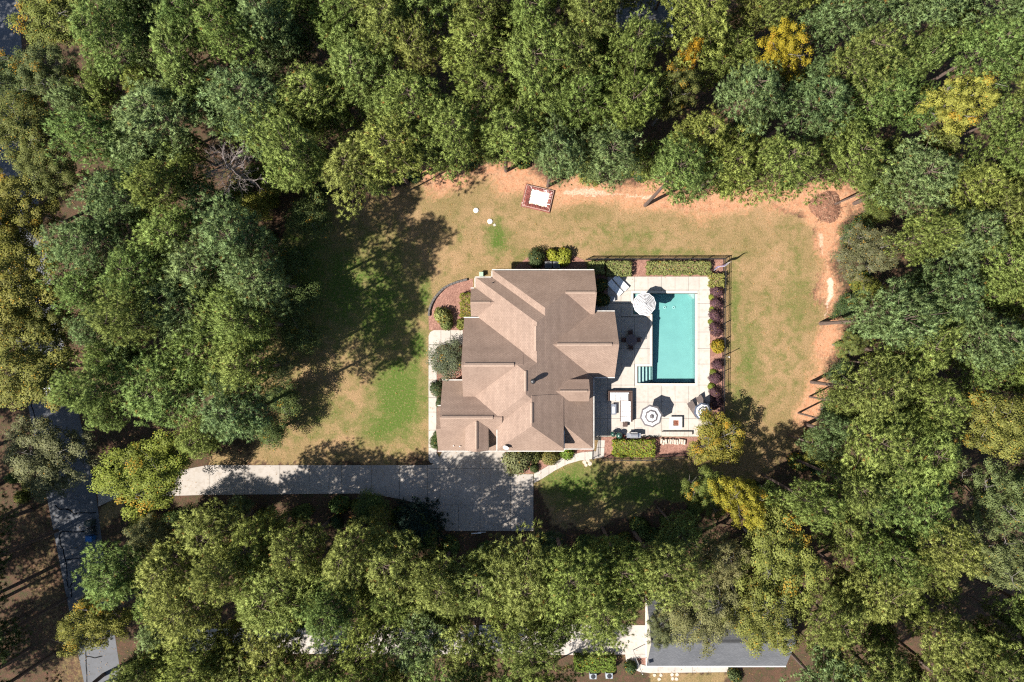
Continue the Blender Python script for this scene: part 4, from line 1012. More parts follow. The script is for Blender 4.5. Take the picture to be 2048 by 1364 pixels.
tag(MB().lathe([(.2, 0), (.2, .012), (.1, .014)], 18).build('skimmer_lid', lid_m, None, W(1280, 719) + Vector((0, 0, .062))), 'round tan skimmer lid set in the deck by the pool steps', 'lid')

# ------------------------------------------------------------------ flag, poles, small yard things
def flagpole():
    b = W(1442, 531); t = thing('flag', 'white and violet flag on a grey pole at the fence corner', 'flag', b)
    MB().tube([(0, 0, 0), (0.0, 0.0, 3.9)], [.03, .02], 8).build('pole', M_STEEL, t)
    v = []; f = []; nx, nz = 10, 5
    for i in range(nx + 1):
        for j in range(nz + 1):
            s_ = i / nx; x = -1.45 * s_; y = -.55 * s_ + .07 * math.sin(s_ * 9 + j * .5); z = 3.75 - .95 * j / nz - .65 * s_ ** 1.3
            v.append((x, y - .18 * (j / nz), z))
    mi = []
    for i in range(nx):
        for j in range(nz): f.append((i*(nz+1)+j, (i+1)*(nz+1)+j, (i+1)*(nz+1)+j+1, i*(nz+1)+j+1)); mi.append(1 if (i > 2 and j < 3) else 0)
    mb = MB(); mb.v, mb.f, mb.mi = v, f, mi
    mb.build('cloth', [plain('flag white', (0.72, 0.66, 0.68), .9), plain('flag violet', (0.34, 0.27, 0.55), .9)], t)
    p = thing('light_pole', 'slim grey post standing at the fence by the yellow shrub', 'post', W(1446, 713))
    MB().tube([(0, 0, 0), (0, 0, 2.3)], .035, 8).build('shaft', M_STEEL, p); MB().lathe([(.06, 2.3), (.07, 2.36), (.02, 2.42)], 8).build('cap', M_WHITE, p)
    p = thing('neighbour_flag', 'pink flag on a pale pole beside the grey roofed house', 'flag', W(1266, 1300))
    MB().tube([(0, 0, 0), (0, 0, 6.0)], [.05, .03], 8).build('pole', M_WHITE, p)
    v = []; f = []
    for i in range(7):
        for j in range(4): s_ = i / 6; v.append((.9 * s_ * .3, -.5 * s_ + .05 * math.sin(7 * s_), 5.9 - .25 * j - .6 * s_))
    for i in range(6):
        for j in range(3): f.append((i*4+j, i*4+4+j, i*4+5+j, i*4+1+j))
    MB().add(v, f).build('cloth', plain('flag pink', (0.6, 0.35, 0.42), .9), p)
flagpole()
def sandbox():
    c = W(1076, 397); rz = math.radians(-13)
    t = thing('sandbox', 'square sandbox of white sand with dark red tarp folded round the rim', 'sandbox', c, rz)
    wx, wy = 1.55, 1.2
    tm = plain('dark red tarp', (0.22, 0.075, 0.06), 0.35, (0.11, 0.035, 0.03), 3, spec=.6)
    sand = plain('white sand', (0.72, 0.62, 0.50), 0.95, scale=3)
    for x0, y0, x1, y1 in ((-wx, wy - .07, wx, wy), (-wx, -wy, wx, -wy + .07), (-wx, -wy + .07, -wx + .07, wy - .07), (wx - .07, -wy + .07, wx, wy - .07)):
        MB().box(x0, y0, 0, x1, y1, .26).build('board', plain('grey board', (0.35, 0.24, 0.2), .9), t)
    # sand, slightly heaped
    v = []; f = []; n = 10
    for i in range(n + 1):
        for j in range(n + 1):
            x = -wx + .1 + (2 * wx - .2) * i / n; y = -wy + .1 + (2 * wy - .2) * j / n
            v.append((x, y, .16 + .05 * math.sin(i * 1.1) * math.cos(j * .9)))
    for i in range(n):
        for j in range(n): a = i * (n + 1) + j; f.append((a, a + n + 1, a + n + 2, a + 1))
    MB().add(v, f).build('sand', sand, t, smooth=True)
    # tarp: ring with ruffles
    v = []; f = []; N = 96; rr = random.Random(4)
    for k in range(N):
        u = k / N * 4; sd_ = int(u); q = u - sd_
        def edge(hx, hy):
            return [(-hx + 2*hx*q, hy), (hx, hy - 2*hy*q), (hx - 2*hx*q, -hy), (-hx, -hy + 2*hy*q)][sd_]
        o_ = edge(wx + .12, wy + .1); i_ = edge(wx - (.62 if sd_ == 3 else .42), wy - .40); m_ = ((o_[0] + i_[0]) / 2, (o_[1] + i_[1]) / 2)
        w = rr.uniform(-.05, .05)
        v += [(*o_, .05 + rr.uniform(0, .05)), (m_[0] + rr.uniform(-.05, .05), m_[1] + rr.uniform(-.05, .05), .34 + w), (i_[0] + rr.uniform(-.05, .05), i_[1] + rr.uniform(-.05, .05), .235 + rr.uniform(0, .03))]
    for k in range(N):
        k2 = (k + 1) % N
        f += [(3*k, 3*k2, 3*k2+1, 3*k+1), (3*k+1, 3*k2+1, 3*k2+2, 3*k+2)]
    MB().add(v, f).build('tarp', tm, t)
sandbox()
for a, b, lab in ((952, 421, 'round white tank lid in the lawn, the one away from the small cover'), (980, 443, 'round white tank lid in the lawn beside the small square cover')):
    t = thing('tank_lid', lab, 'lid', W(a, b)); MB().lathe([(.28, 0), (.29, .10), (.26, .13), (.08, .14)], 18).build('cover', plain('white plastic', (0.72, 0.68, 0.62), .6), t); MB().box(-.05, -.02, .14, .05, .02, .17).build('handle', M_WHITE, t)
t = thing('valve_cover', 'small square cover next to a round white tank lid', 'lid', W(989, 450), 0.5); MB().box(-.13, -.13, 0, .13, .13, .06, 0, .01).build('cover', M_CONC, t); MB().box(-.04, -.01, .06, .04, .01, .08).build('handle', M_CONC, t)
t = thing('utility_box', 'pale green utility pedestal at the rear corner of the house', 'utility box', W(963, 549)); um = plain('pale green steel', (0.30, 0.42, 0.31), .5)
MB().box(-.2, -.2, 0, .2, .2, .55).build('cabinet', um, t); MB().box(-.24, -.24, .55, .24, .24, .65, 0, .04).build('lid', um, t); MB().box(-.24, -.5, 0, .24, -.24, .25, 0, .03).build('meter', um, t)
for a, lab in ((1096, 'grey condenser unit by the rear wall with a pale bracket'), (1112, 'grey condenser unit by the rear wall, the one nearer the fence')):
    t = thing('air_conditioner', lab, 'air conditioner', W(a, 531)); MB().box(-.38, -.38, 0, .38, .38, .75, 0, .03).build('casing', plain('unit grey', (0.12, 0.12, 0.125), .5), t)
    MB().lathe([(.30, .752), (.30, .77), (.05, .785)], 16).build('fan_guard', M_BLACK, t); MB().box(-.42, -.02, .3, -.385, .02, .72).build('pipe', M_WHITE, t)
for a, b, lab in ((1185, 1347, 'grey condenser unit below the neighbouring bright hedge'), (1217, 1346, 'pale condenser unit below the neighbouring hedge by the dark shrub')):
    t = thing('air_conditioner', lab, 'air conditioner', W(a, b)); MB().box(-.38, -.3, 0, .38, .3, .75, 0, .03).build('casing', plain('unit pale', (0.30, 0.33, 0.36), .5), t); MB().lathe([(.26, .752), (.26, .77), (.05, .785)], 16).build('fan_guard', M_BLACK, t)
for k, (a, b) in enumerate([(1309,1350),(1322,1350),(1344,1349),(1354,1349),(1345,1357),(1353,1358),(1318,1358)]):
    st = MB().prism([(.2 * math.cos(q) * RND.uniform(.85, 1.15), .2 * math.sin(q) * RND.uniform(.85, 1.15)) for q in np.arange(0, 6.28, .9)], 0, .06, .015)
    tag(st.build('paving_stone', M_STONE, None, W(a, b)), 'pale round paving stone in the grass beside the grey roofed house', 'stone', 'paving stones by the neighbouring walk')
t = thing('fallen_post', 'thin white board lying on the mulch at the driveway end', 'board', W(957, 1066), .03)
MB().box(-.78, -.05, 0.02, .3, .05, .10).build('plank', M_WHITE, t); MB().box(-.1, .06, 0.02, .8, .13, .09).build('plank', M_WHITE, t)
# burn pile
def brush_pile():
    t = thing('brush_pile', 'round heap of dry brush on the bare red clay', 'brush pile', W(1652, 413))
    r = random.Random(3); mt = [plain('dry twig', (0.26, 0.14, 0.085), .95), plain('brown twig', (0.14, 0.075, 0.05), .95), plain('pale twig', (0.42, 0.27, 0.18), .95)]
    v = []; f = []
    for i in range(6):
        for k in range(18):
            a = k * math.pi / 9; rr = 1.75 * i / 5 * (1 + .12 * math.sin(3 * a + i)); v.append((rr * math.cos(a), rr * math.sin(a), .55 * (1 - (i / 5) ** 1.5) + .02 + r.uniform(-.04, .04)))
    for i in range(5):
        for k in range(18): f.append((i*18+k, i*18+(k+1)%18, (i+1)*18+(k+1)%18, (i+1)*18+k))
    MB().add(v, f).build('mound', plain('leaf heap', (0.22, 0.105, 0.065), .95, (0.10, 0.05, 0.03), 7, bmp=.8), t)
    for k in range(150):
        a = r.uniform(0, 6.28); d = 1.7 * r.random() ** .6; L = r.uniform(.25, .8); b = r.uniform(0, 6.28); z = .6 * (1 - d / 1.9)
        x, y = d * math.cos(a), d * math.sin(a)
        MB().tube([(x, y, z), (x + L * .5 * math.cos(b), y + L * .5 * math.sin(b), z + r.uniform(.02, .25)), (x + L * math.cos(b), y + L * math.sin(b), max(.02, z - r.uniform(0, .2)))], [.022, .018, .008], 4).build('twig', mt[k % 3], t)
brush_pile()
def bins():
    for b, a, c, lab in ((1043, 186, (0.05, 0.07, 0.06), 'dark green wheeled bin by the road nearest the drive'), (1058, 187, (0.035, 0.045, 0.05), 'dark grey wheeled bin between the green and the blue one'), (1073, 188, (0.02, 0.13, 0.38), 'bright blue wheeled recycling bin at the road edge')):
        t = thing('wheeled_bin', lab, 'bin', W(a, b), math.radians(-4)); m = plain('bin ' + lab[:10], c, .5)
        MB().add([(-.3,-.24,.05),(.28,-.24,.05),(.28,.24,.05),(-.3,.24,.05),(-.37,-.29,1.0),(.34,-.29,1.0),(.34,.29,1.0),(-.37,.29,1.0)], [(3,2,1,0),(4,5,6,7),(0,1,5,4),(1,2,6,5),(2,3,7,6),(3,0,4,7)]).build('body', m, t)
        MB().add([(-.41,-.31,1.003),(.38,-.31,1.003),(.38,.31,1.003),(-.41,.31,1.003),(-.33,-.24,1.09),(.3,-.24,1.09),(.3,.24,1.09),(-.33,.24,1.09)], [(3,2,1,0),(4,5,6,7),(0,1,5,4),(1,2,6,5),(2,3,7,6),(3,0,4,7)]).build('lid', m, t)
        MB().tube([(.40, -.25, .98), (.44, -.25, 1.0), (.44, .25, 1.0), (.40, .25, .98)], .02, 6).build('handle', M_BLACK, t)
        for y in (-.27, .27):
            w = MB().tube([(.26, y - .03, .12), (.26, y + .03, .12)], .12, 12).build('wheel', M_BLACK, t)
bins()
def car():
    c = W(116, 772); t = thing('parked_car', 'white car on the road hidden under the olive green trees', 'car', c + Vector((0, 0, .012)), math.radians(100))
    wm = plain('white car paint', (0.75, 0.76, 0.78), .25, spec=.6)
    def loft(secs, name, mat, par):
        v = []; f = []; n = len(secs[0])
        for s_ in secs: v += s_
        for i in range(len(secs) - 1):
            for k in range(n): f.append((i*n+k, i*n+(k+1)%n, (i+1)*n+(k+1)%n, (i+1)*n+k))
        f += [tuple(range(n - 1, -1, -1)), tuple(range((len(secs) - 1) * n, len(secs) * n))]
        return MB().add(v, f).build(name, mat, par, smooth=False)
    def sec(x, w, z0, z1): return [(x, -w, z0), (x, w, z0), (x, w * 1.02, (z0 + z1) / 2), (x, w * .9, z1), (x, -w * .9, z1), (x, -w * 1.02, (z0 + z1) / 2)]
    loft([sec(-2.3, .7, .35, .7), sec(-2.15, .85, .25, .95), sec(-1.2, .9, .22, 1.0), sec(1.0, .9, .22, .98), sec(1.9, .86, .25, .85), sec(2.25, .7, .35, .65)], 'body', wm, t)
    loft([sec(-1.75, .76, .97, 1.0), sec(-1.3, .7, .97, 1.42), sec(.2, .7, .97, 1.45), sec(.95, .76, .97, 1.0)], 'window', M_GLASSDARK, t)
    loft([sec(-1.25, .66, 1.40, 1.475), sec(-.5, .68, 1.40, 1.49), sec(.15, .66, 1.40, 1.48)], 'roof', wm, t)
    for x in (-1.4, 1.4):
        for y in (-.82, .82):
            w = MB().tube([(x, y - .1, .33), (x, y + .1, .33)], .33, 16).build('wheel', M_BLACK, t); MB().tube([(x, y - .11, .33), (x, y + .11, .33)], .19, 10).build('rim', M_STEEL, w)
    for y in (-.6, .6): MB().box(2.12, y - .15, .58, 2.2, y + .15, .7).build('headlight', M_GLASSDARK, t)
car()

# ------------------------------------------------------------------ trees
def needle_bursts(P, D, K, seed, ln=0.24, w=0.021, Q=None):
    """tufts of K narrow needle blades at P pointing about D"""
    r = np.random.default_rng(seed); n = len(P)
    d = D[:, None, :] * 0.55 + r.normal(0, 0.62, (n, K, 3)); d /= np.linalg.norm(d, axis=2)[:, :, None] + 1e-9
    L = ln * r.uniform(0.65, 1.2, (n, K, 1)); s = np.cross(d, r.normal(0, 1, (n, K, 3))); s /= np.linalg.norm(s, axis=2)[:, :, None] + 1e-9
    B = P[:, None, :] - D[:, None, :] * 0.10 * r.random((n, K, 1)) + d * L * 0.12
    V = np.stack([B + s * w, B - s * w, P[:, None, :] + d * L], 2).reshape(-1, 3)
    c = (P if Q is None else Q)[:, None, :] - np.array([0, 0, .12])
    nn = (P[:, None, :] + d * L - c); nn /= np.linalg.norm(nn, axis=2)[:, :, None] + 1e-9
    needle_bursts.n = np.repeat((nn + r.normal(0, .22, (n, K, 3))).reshape(-1, 3), 3, 0)
    return V, np.arange(3 * n * K).reshape(-1, 3)
def make_pine(seed, Ht=17.0, R=3.3, base=0.50, nb=62, K=18, flat=1.0):
    r = random.Random(seed); P = []; D = []; Qc = []; wood = MB(); brand = []
    lean = (r.uniform(-.3, .3), r.uniform(-.3, .3))
    tp = [(lean[0] * t * t, lean[1] * t * t, Ht * t) for t in (0, .15, .3, .45, .6, .75, .9, .99)]
    wood.tube(tp, [.21, .19, .175, .155, .125, .09, .05, .015], 7)
    off = r.uniform(0, 6.28)
    lobes = [(r.uniform(0, 6.28), r.uniform(.75, 1.25)) for _ in range(5)]
    for i in range(nb):
        t = ((i + r.random()) / nb) ** .85; z = Ht * (base + (0.97 - base) * t)
        a = off + i * 2.39996 + r.uniform(-.35, .35)
        prof = math.sqrt(max(0.02, 1 - ((t - .22) / .80) ** 2)) if t > .22 else .70 + .30 * t / .22
        lob = 1 + 0.36 * sum(l * math.cos(a - q) for q, l in lobes) / 2.2
        L = R * prof * r.uniform(.5, 1.12) * lob
        if t < .35 and r.random() < .45: continue
        L = max(L, .5); up = (0.12 + 0.75 * t) * r.uniform(.7, 1.3)
        x0, y0 = lean[0] * (z / Ht) ** 2, lean[1] * (z / Ht) ** 2; ca, sa = math.cos(a), math.sin(a)
        def at(s_): return Vector((x0 + ca * L * s_, y0 + sa * L * s_, z + L * up * (s_ ** 1.4) + .12 * math.sin(s_ * 3)))
        wood.tube([at(0), at(.45), at(.95)], [.03 + .008 * L, .02, .008], 4, cap=False)
        nt_ = max(3, int(3 + 2.0 * L)); bt = r.uniform(.8, 1.2); br = False; s0 = .30 if t < .6 else .08
        for k in range(nt_):
            s_ = s0 + (1 - s0) * (k + r.random()) / nt_; p = at(s_); side = 1 if k % 2 else -1
            ang = a + side * r.uniform(.5, 1.15); l2 = (L * .42 * (1.12 - s_) + .28) * r.uniform(.6, 1.25)
            tip = p + Vector((math.cos(ang) * l2, math.sin(ang) * l2, l2 * r.uniform(.25, .7)))
            if k == nt_ - 1: tip = at(1.02); ang = a
            d = Vector((math.cos(ang) * .5, math.sin(ang) * .5, .8)).normalized()
            cb = bt * r.uniform(.75, 1.25)
            for q, nn in ((tip, 5 if t > .3 else 4), (p.lerp(tip, .4), 1 if l2 > .5 else 0)):
                for j in range(nn):
                    o = Vector((r.gauss(0, .17), r.gauss(0, .17), r.gauss(.02, .12))); P.append(q + o); Qc.append(q); D.append((d + o * 2.6).normalized())
                    brand.append((cb * r.uniform(.85, 1.15), r.uniform(.5, 1) if r.random() < .010 else 0))
    P = np.array(P); D = np.array(D); V, F = needle_bursts(P, D, K, seed, Q=np.array(Qc))
    b = np.array(brand); rr = np.random.default_rng(seed); n = len(P)
    tt = np.zeros((n, K, 3)); tt[:, :, 0] = b[:, None, 0] * rr.uniform(.8, 1.2, (n, K)); tt[:, :, 1] = b[:, None, 1]; tt[:, :, 2] = (rr.random(n) * .7)[:, None]
    crown = np_mesh('crown', V, F, M_NEEDLE, np.repeat(tt.reshape(-1, 3), 3, 0), needle_bursts.n)
    return crown, wood.mesh('trunk', M_BARK), n
def make_broad(seed, Ht=11.0, R=3.2, nl=13000, leaf=0.105, autumn=0.05, base=.3, crown_h=.6):
    r = random.Random(seed); rr = np.random.default_rng(seed); wood = MB()
    wood.tube([(0, 0, 0), (.05, .03, Ht * .25), (.0, .08, Ht * .5), (.08, 0, Ht * .8)], [.2, .17, .12, .04], 7)
    C = []; zc, hz = Ht * (1 - crown_h / 2), Ht * crown_h / 2
    for i in range(11):
        a = i * 2.4 + r.uniform(-.3, .3); z0 = Ht * (base + .4 * i / 11); q = r.uniform(.55, .85)
        e = Vector((math.cos(a) * R * q * (1 - .25 * i / 11), math.sin(a) * R * q * (1 - .25 * i / 11), min(Ht * .9, z0 + R * r.uniform(.5, 1.0))))
        s = Vector((0.03, .03, z0)); m = s.lerp(e, .5) + Vector((0, 0, .25)); wood.tube([s, m, e], [.08, .055, .025], 5, cap=False)
        for k in range(5):
            b = r.uniform(0, 6.28); f = m.lerp(e, k / 4) + Vector((math.cos(b), math.sin(b), r.uniform(-.1, .8))) * r.uniform(.4, 1.1)
            wood.tube([m.lerp(e, k / 4), f], [.025, .01], 4, cap=False)
    for i in range(150):
        u = Vector((r.gauss(0, 1), r.gauss(0, 1), r.gauss(0, 1) + .25)).normalized(); q = r.random() ** .38
        lob = 1 + .16 * math.sin(3 * math.atan2(u.y, u.x) + seed) + .1 * math.sin(5 * math.atan2(u.y, u.x))
        C.append((u.x * R * q * lob * .92, u.y * R * q * lob * .92, zc + u.z * hz * q))
    C = np.array(C); k = rr.integers(0, len(C), nl); cr = rr.uniform(.38, .72, len(C))[k]
    g = rr.normal(0, 1, (nl, 3)); g /= np.linalg.norm(g, axis=1)[:, None]; g[:, 2] = np.where(g[:, 2] < -.2, -g[:, 2] * .5, g[:, 2])
    P = C[k] + g * (cr * rr.uniform(.35, 1.05, nl))[:, None] * np.array([1, 1, .7])
    V, F = leaf_quads(P, g + np.array([0, 0, .8]), leaf, seed, .6, .6)
    ca = (rr.random(len(C)) < autumn * 1.5) * rr.uniform(.2, .9, len(C))
    t = tints(nl, seed, .7, 1.3, autumn * .5, rr.uniform(.75, 1.25, len(C))[k], .6); t[:, 1] = np.maximum(t[:, 1], ca[k] * (rr.random(nl) < .7))
    return np_mesh('crown', V, F, M_LEAF, np.repeat(t, 4, 0), leaf_quads.n), wood.mesh('trunk', M_BARKG)

PINES = [make_pine(100 + k, R=(3.3, 3.0, 3.6, 3.2, 2.8, 3.4, 3.1, 3.5)[k], base=(.5, .55, .48, .52, .5, .45, .56, .5)[k], nb=(78, 70, 84, 76, 68, 80, 72, 78)[k])[:2] for k in range(8)]
BROADS = [make_broad(200, 11, 3.2, 24000, .072, .02), make_broad(201, 12, 3.0, 24000, .07, .05), make_broad(202, 10, 3.4, 25000, .066, .02), make_broad(203, 6.0, 3.0, 15000, .08, .10, .28, .75)]
SMALLB = make_broad(204, 6.0, 1.9, 9500, .066, .03, .2, .8)
def zone(px, py):
    if px < 175 and py < 1000: return 'along the road'
    if px < 620 and py < 930: return 'between the road and the front lawn'
    if py >= 1000 and px < 900: return 'below the driveway'
    if py >= 940 and px < 1400: return 'above the grey roofed house'
    if py >= 940: return 'beyond the grey roofed house'
    if px > 1600 and py > 420: return 'beyond the clay lawn edge'
    return 'behind the rear lawn'
MARKS = [(1560,108,'golden tree'),(1908,210,'lime yellow tree'),(1348,160,'orange tipped tree'),(1992,850,'olive yellow tree'),(1735,505,'brownish tree'),(290,945,'bright drive tree'),
 (100,915,'grey olive tree'),(455,335,'bare dead tree'),(190,1245,'olive gold tree'),(1480,1000,'golden topped tree'),(1560,1115,'tree above the roof'),(1076,380,'sandbox'),(1652,400,'brush pile'),
 (1980,1000,'pale leafy tree'),(838,1060,'dark cedar'),(188,1060,'wheeled bins'),(930,330,'shaded clay'),(560,735,'light green sapling'),(1315,30,'dark roofed building'),(60,265,'mottled tree'),
 (110,25,'road bend'),(1230,1290,'neighbouring drive'),(1700,690,'clay path'),(1010,1100,'driveway end'),(300,1075,'verge'),(1400,1225,'wide tan tree'),(600,880,'front lawn'),(1400,400,'rear lawn'),
 (620,990,'driveway'),(100,640,'green gold tree'),(116,772,'white car'),(700,420,'lawn shade'),(1640,820,'clay edge'),(1590,1330,'grey roof')]
def near(px, py):
    q = sorted((math.hypot(px - a, py - b), n) for a, b, n in MARKS)
    if q[0][0] < 95: return 'right beside the ' + q[0][1]
    return 'between the ' + q[0][1] + ' and the ' + q[1][1]
TREES = []
def tree(kind, px, py, rpx, color, label=None, var=None, hs=1.0, name=None, cat='tree', group=None):
    """kind pine/broad; px,py,rpx: the crown as seen"""
    if kind == 'pine':
        k = RND.randrange(len(PINES)) if var is None else var; cm, tm = PINES[k]; Ht = 17.0; R = (3.3, 3.0, 3.6, 3.2, 2.8, 3.4, 3.1, 3.5)[k]; zc = .74
    elif kind == 'broad':
        k = RND.randrange(3) if var is None else var; cm, tm = BROADS[k]; Ht = (11, 12, 10, 6.0)[k]; R = (3.2, 3.0, 3.4, 3.0)[k]; zc = .7
    else: cm, tm = SMALLB; Ht, R, zc = 6.0, 1.9, .62
    r = rpx / S * (H - Ht * hs * zc) / H; s = r / R
    z = Ht * hs * zc; p = W(px, py, z); p.z = 0
    t = thing(name or {'pine': 'pine_tree', 'broad': 'broadleaf_tree', 'small': 'young_tree'}[kind], label, cat, p, RND.uniform(0, 6.28), group)
    e_ = RND.uniform(.86, 1.16); c = link('crown', cm, t); c.scale = (s * e_, s / e_, hs); c.color = (*color, 1)
    w = link('trunk', tm, t); w.scale = (min(s, 1.1), min(s, 1.1), hs)
    TREES.append((px, py, rpx)); return t
# trees that can be told apart
special = [
 ('broad',1560,108,52,(0.30,0.22,0.02),'golden yellow tree glowing among the dark pines',0,1.4), ('broad',1908,210,66,(0.21,0.22,0.03),'large lime yellow tree among the pines',0,1.5),
 ('broad',1348,185,46,(0.10,0.11,0.035),'olive green broadleaf tree with an orange tip between pines',0,1.4), ('small',1368,128,20,(0.40,0.24,0.02),'small orange yellow tree top wedged between two pines',None,2.7),
 ('broad',1992,850,72,(0.19,0.17,0.03),'olive yellow tree beside the tall pines of the side wood',1,1.35), ('broad',1735,505,62,(0.105,0.10,0.045),'brownish green tree at the clay corner of the lawn',1,.8),
 ('broad',290,945,88,(0.20,0.22,0.022),'bright yellow green tree where the driveway meets the road',0,1.0), ('broad',100,915,88,(0.145,0.14,0.06),'grey olive tree spreading over the road by the drive',2,1.0),
 ('broad',65,735,92,(0.17,0.155,0.025),'large olive yellow tree over the road with the white car',1,1.1), ('broad',45,565,95,(0.175,0.155,0.02),'broad yellow olive tree with amber patches beside the road',1,1.15),
 ('broad',30,415,80,(0.15,0.15,0.02),'deep olive yellow roadside tree with dark gaps',0,1.1), ('broad',55,265,70,(0.13,0.14,0.04),'mottled green and orange roadside tree',1,1.05),
 ('broad',35,165,60,(0.09,0.115,0.045),'dark green roadside tree with orange flecks',0,1.0), ('broad',110,25,80,(0.17,0.18,0.03),'yellow green tree at the bend of the road',0,1.0),
 ('broad',190,1245,66,(0.18,0.17,0.025),'olive gold tree leaning over the road below the bins',0,1.1), ('broad',1480,1000,52,(0.30,0.24,0.03),'golden topped tree at the dark end of the side lawn',0,1.3),
 ('broad',1560,1115,92,(0.165,0.18,0.03),'large yellow green tree above the grey roof',0,1.4), ('broad',1425,1125,66,(0.17,0.155,0.07),'tan olive tree beside the golden topped tree',2,1.3),
 ('broad',1400,1225,78,(0.165,0.155,0.055),'wide tan green tree hanging over the grey roof',2,1.3), ('broad',1520,1235,74,(0.16,0.165,0.03),'yellow green tree covering the upper grey roof',1,1.2),
 ('broad',1410,985,48,(0.10,0.13,0.03),'mid green tree left of the golden topped tree',0,.8), ('broad',1980,985,72,(0.13,0.16,0.05),'pale leafy green tree in the right hand wood',2,1.5),
 ('broad',2000,1110,75,(0.125,0.15,0.05),'wide pale green tree with glinting leaves in the corner wood',2,1.5), ('broad',1700,690,30,(0.11,0.14,0.03),'green leafy tree at the lawn corner of the clay path',1,.5),
 ('broad',1434,880,60,(0.175,0.17,0.03),'autumn tree with green and orange leaves over the fire table',3,1.0), ('broad',1010,1105,40,(0.16,0.155,0.045),'olive shrubby tree at the driveway end',2,.7),
 ('small',893,722,38,(0.10,0.115,0.065),'large loose shrub tree beside the front door walk',None,.62),
 ('broad',105,345,66,(0.14,0.15,0.035),'green roadside tree with a yellow rim',2,1.15), ('broad',8,485,62,(0.18,0.17,0.025),'gold olive tree leaning over the road',0,1.1),
 ('broad',5,650,70,(0.175,0.16,0.025),'amber olive tree crowding the road',1,1.1), ('broad',100,640,66,(0.15,0.15,0.03),'green gold tree between the road and the pines',2,1.1), ('broad',100,150,58,(0.12,0.14,0.045),'loose green tree beside the road pines',0,1.1),
 ('small',560,735,30,(0.12,0.15,0.05),'small light green tree at the dark edge of the front lawn',None,1.1), ('broad',300,1075,48,(0.12,0.125,0.045),'olive broadleaf tree near the road verge',1,.8),
 ('broad',1330,1255,40,(0.11,0.125,0.05),'thin green tree at the corner of the pale drive',2,.9),
]
for k, x, y, r, c, lab, var, hs in special:
    if 'golden' not in lab and 'orange' not in lab: c = (min(c[0], c[1] * 1.0), c[1], c[2] + .012)
    tree(k, x, y, r, c, lab, var, hs)
def conifer(px, py, rpx, label):
    """dark dense cedar with upswept sprays"""
    r = random.Random(9); P = []; D = []; wood = MB(); Ht = 6.5; R = 2.5
    wood.tube([(0, 0, 0), (0, 0, Ht * .5), (0, 0, Ht * .97)], [.13, .08, .02], 7)
    for i in range(110):
        t = i / 110; z = .3 + (Ht - .4) * t; a = i * 2.39996; L = R * (1 - t) ** .8 * r.uniform(.75, 1.1) + .2
        e = Vector((math.cos(a) * L, math.sin(a) * L, z + .35 * L)); s = Vector((0, 0, z)); wood.tube([s, e], [.03, .01], 3, cap=False)
        for k in range(int(6 + 8 * L)):
            q = s.lerp(e, .25 + .75 * r.random()) + Vector((r.uniform(-.2, .2), r.uniform(-.2, .2), r.uniform(-.05, .15))); P.append(q); D.append(Vector((math.cos(a), math.sin(a), .7)).normalized())
    V, F = needle_bursts(np.array(P), np.array(D), 12, 9, .26, .03); n = len(V)
    rr = np.random.default_rng(3); tt = np.zeros((n // 3, 3)); tt[:, 0] = rr.uniform(.6, 1.3, n // 3)
    p = W(px, py, 3); p.z = 0; t = thing('cedar_tree', label, 'tree', p)
    c = link('crown', np_mesh('crown', V, F, M_NEEDLE, np.repeat(tt, 3, 0), needle_bursts.n), t); c.color = (0.03, 0.055, 0.04, 1); c.scale = (rpx / S / 2.4,) * 2 + (1,)
    wood.build('trunk', M_BARK, t); TREES.append((px, py, rpx))
conifer(838, 1052, 56, 'dark blue green cedar at the inner bend of the driveway')
def dead_tree(px, py, label):
    r = random.Random(21); wood = MB(); Ht = 11.0; br = []
    wood_t = MB(); wood_t.tube([(0, 0, 0), (.1, 0, 4), (0, .1, 8.2), (.1, .1, 11.5)], [.2, .17, .12, .06], 7)
    p = W(px, py, 11); p.z = 0; t = thing('dead_tree', label, 'tree', p)
    wood_t.build('trunk', M_DEAD, t)
    def grow(mb, s, d, L, rad, depth):
        m = s + d * L * .5 + Vector((r.uniform(-.1, .1), r.uniform(-.1, .1), .02)) * L; e = m + (d + Vector((r.uniform(-.4, .4), r.uniform(-.4, .4), r.uniform(-.1, .35)))).normalized() * L * .5
        mb.tube([s, m, e], [rad, rad * .8, rad * .55], 4, cap=False)
        if depth == 0: return
        for k in range(3 if depth > 1 else 4):
            q = s.lerp(m, .6) if k == 0 else m.lerp(e, r.random())
            nd = (d + Vector((r.uniform(-.9, .9), r.uniform(-.9, .9), r.uniform(-.2, .6)))).normalized(); grow(mb, q, nd, L * r.uniform(.45, .75), rad * .55, depth - 1)
    for i in range(30):
        a = i * 2.4; z = 8.0 + 3.4 * i / 30; mb = MB(); grow(mb, Vector((.03, .05, z)), Vector((math.cos(a), math.sin(a), r.uniform(.1, .7))).normalized(), r.uniform(1.3, 2.1), .036, 3)
        mb.build('branch', M_DEAD, t)
    TREES.append((px, py, 44))
dead_tree(455, 335, 'bare grey dead tree with tangled branches among the pines')

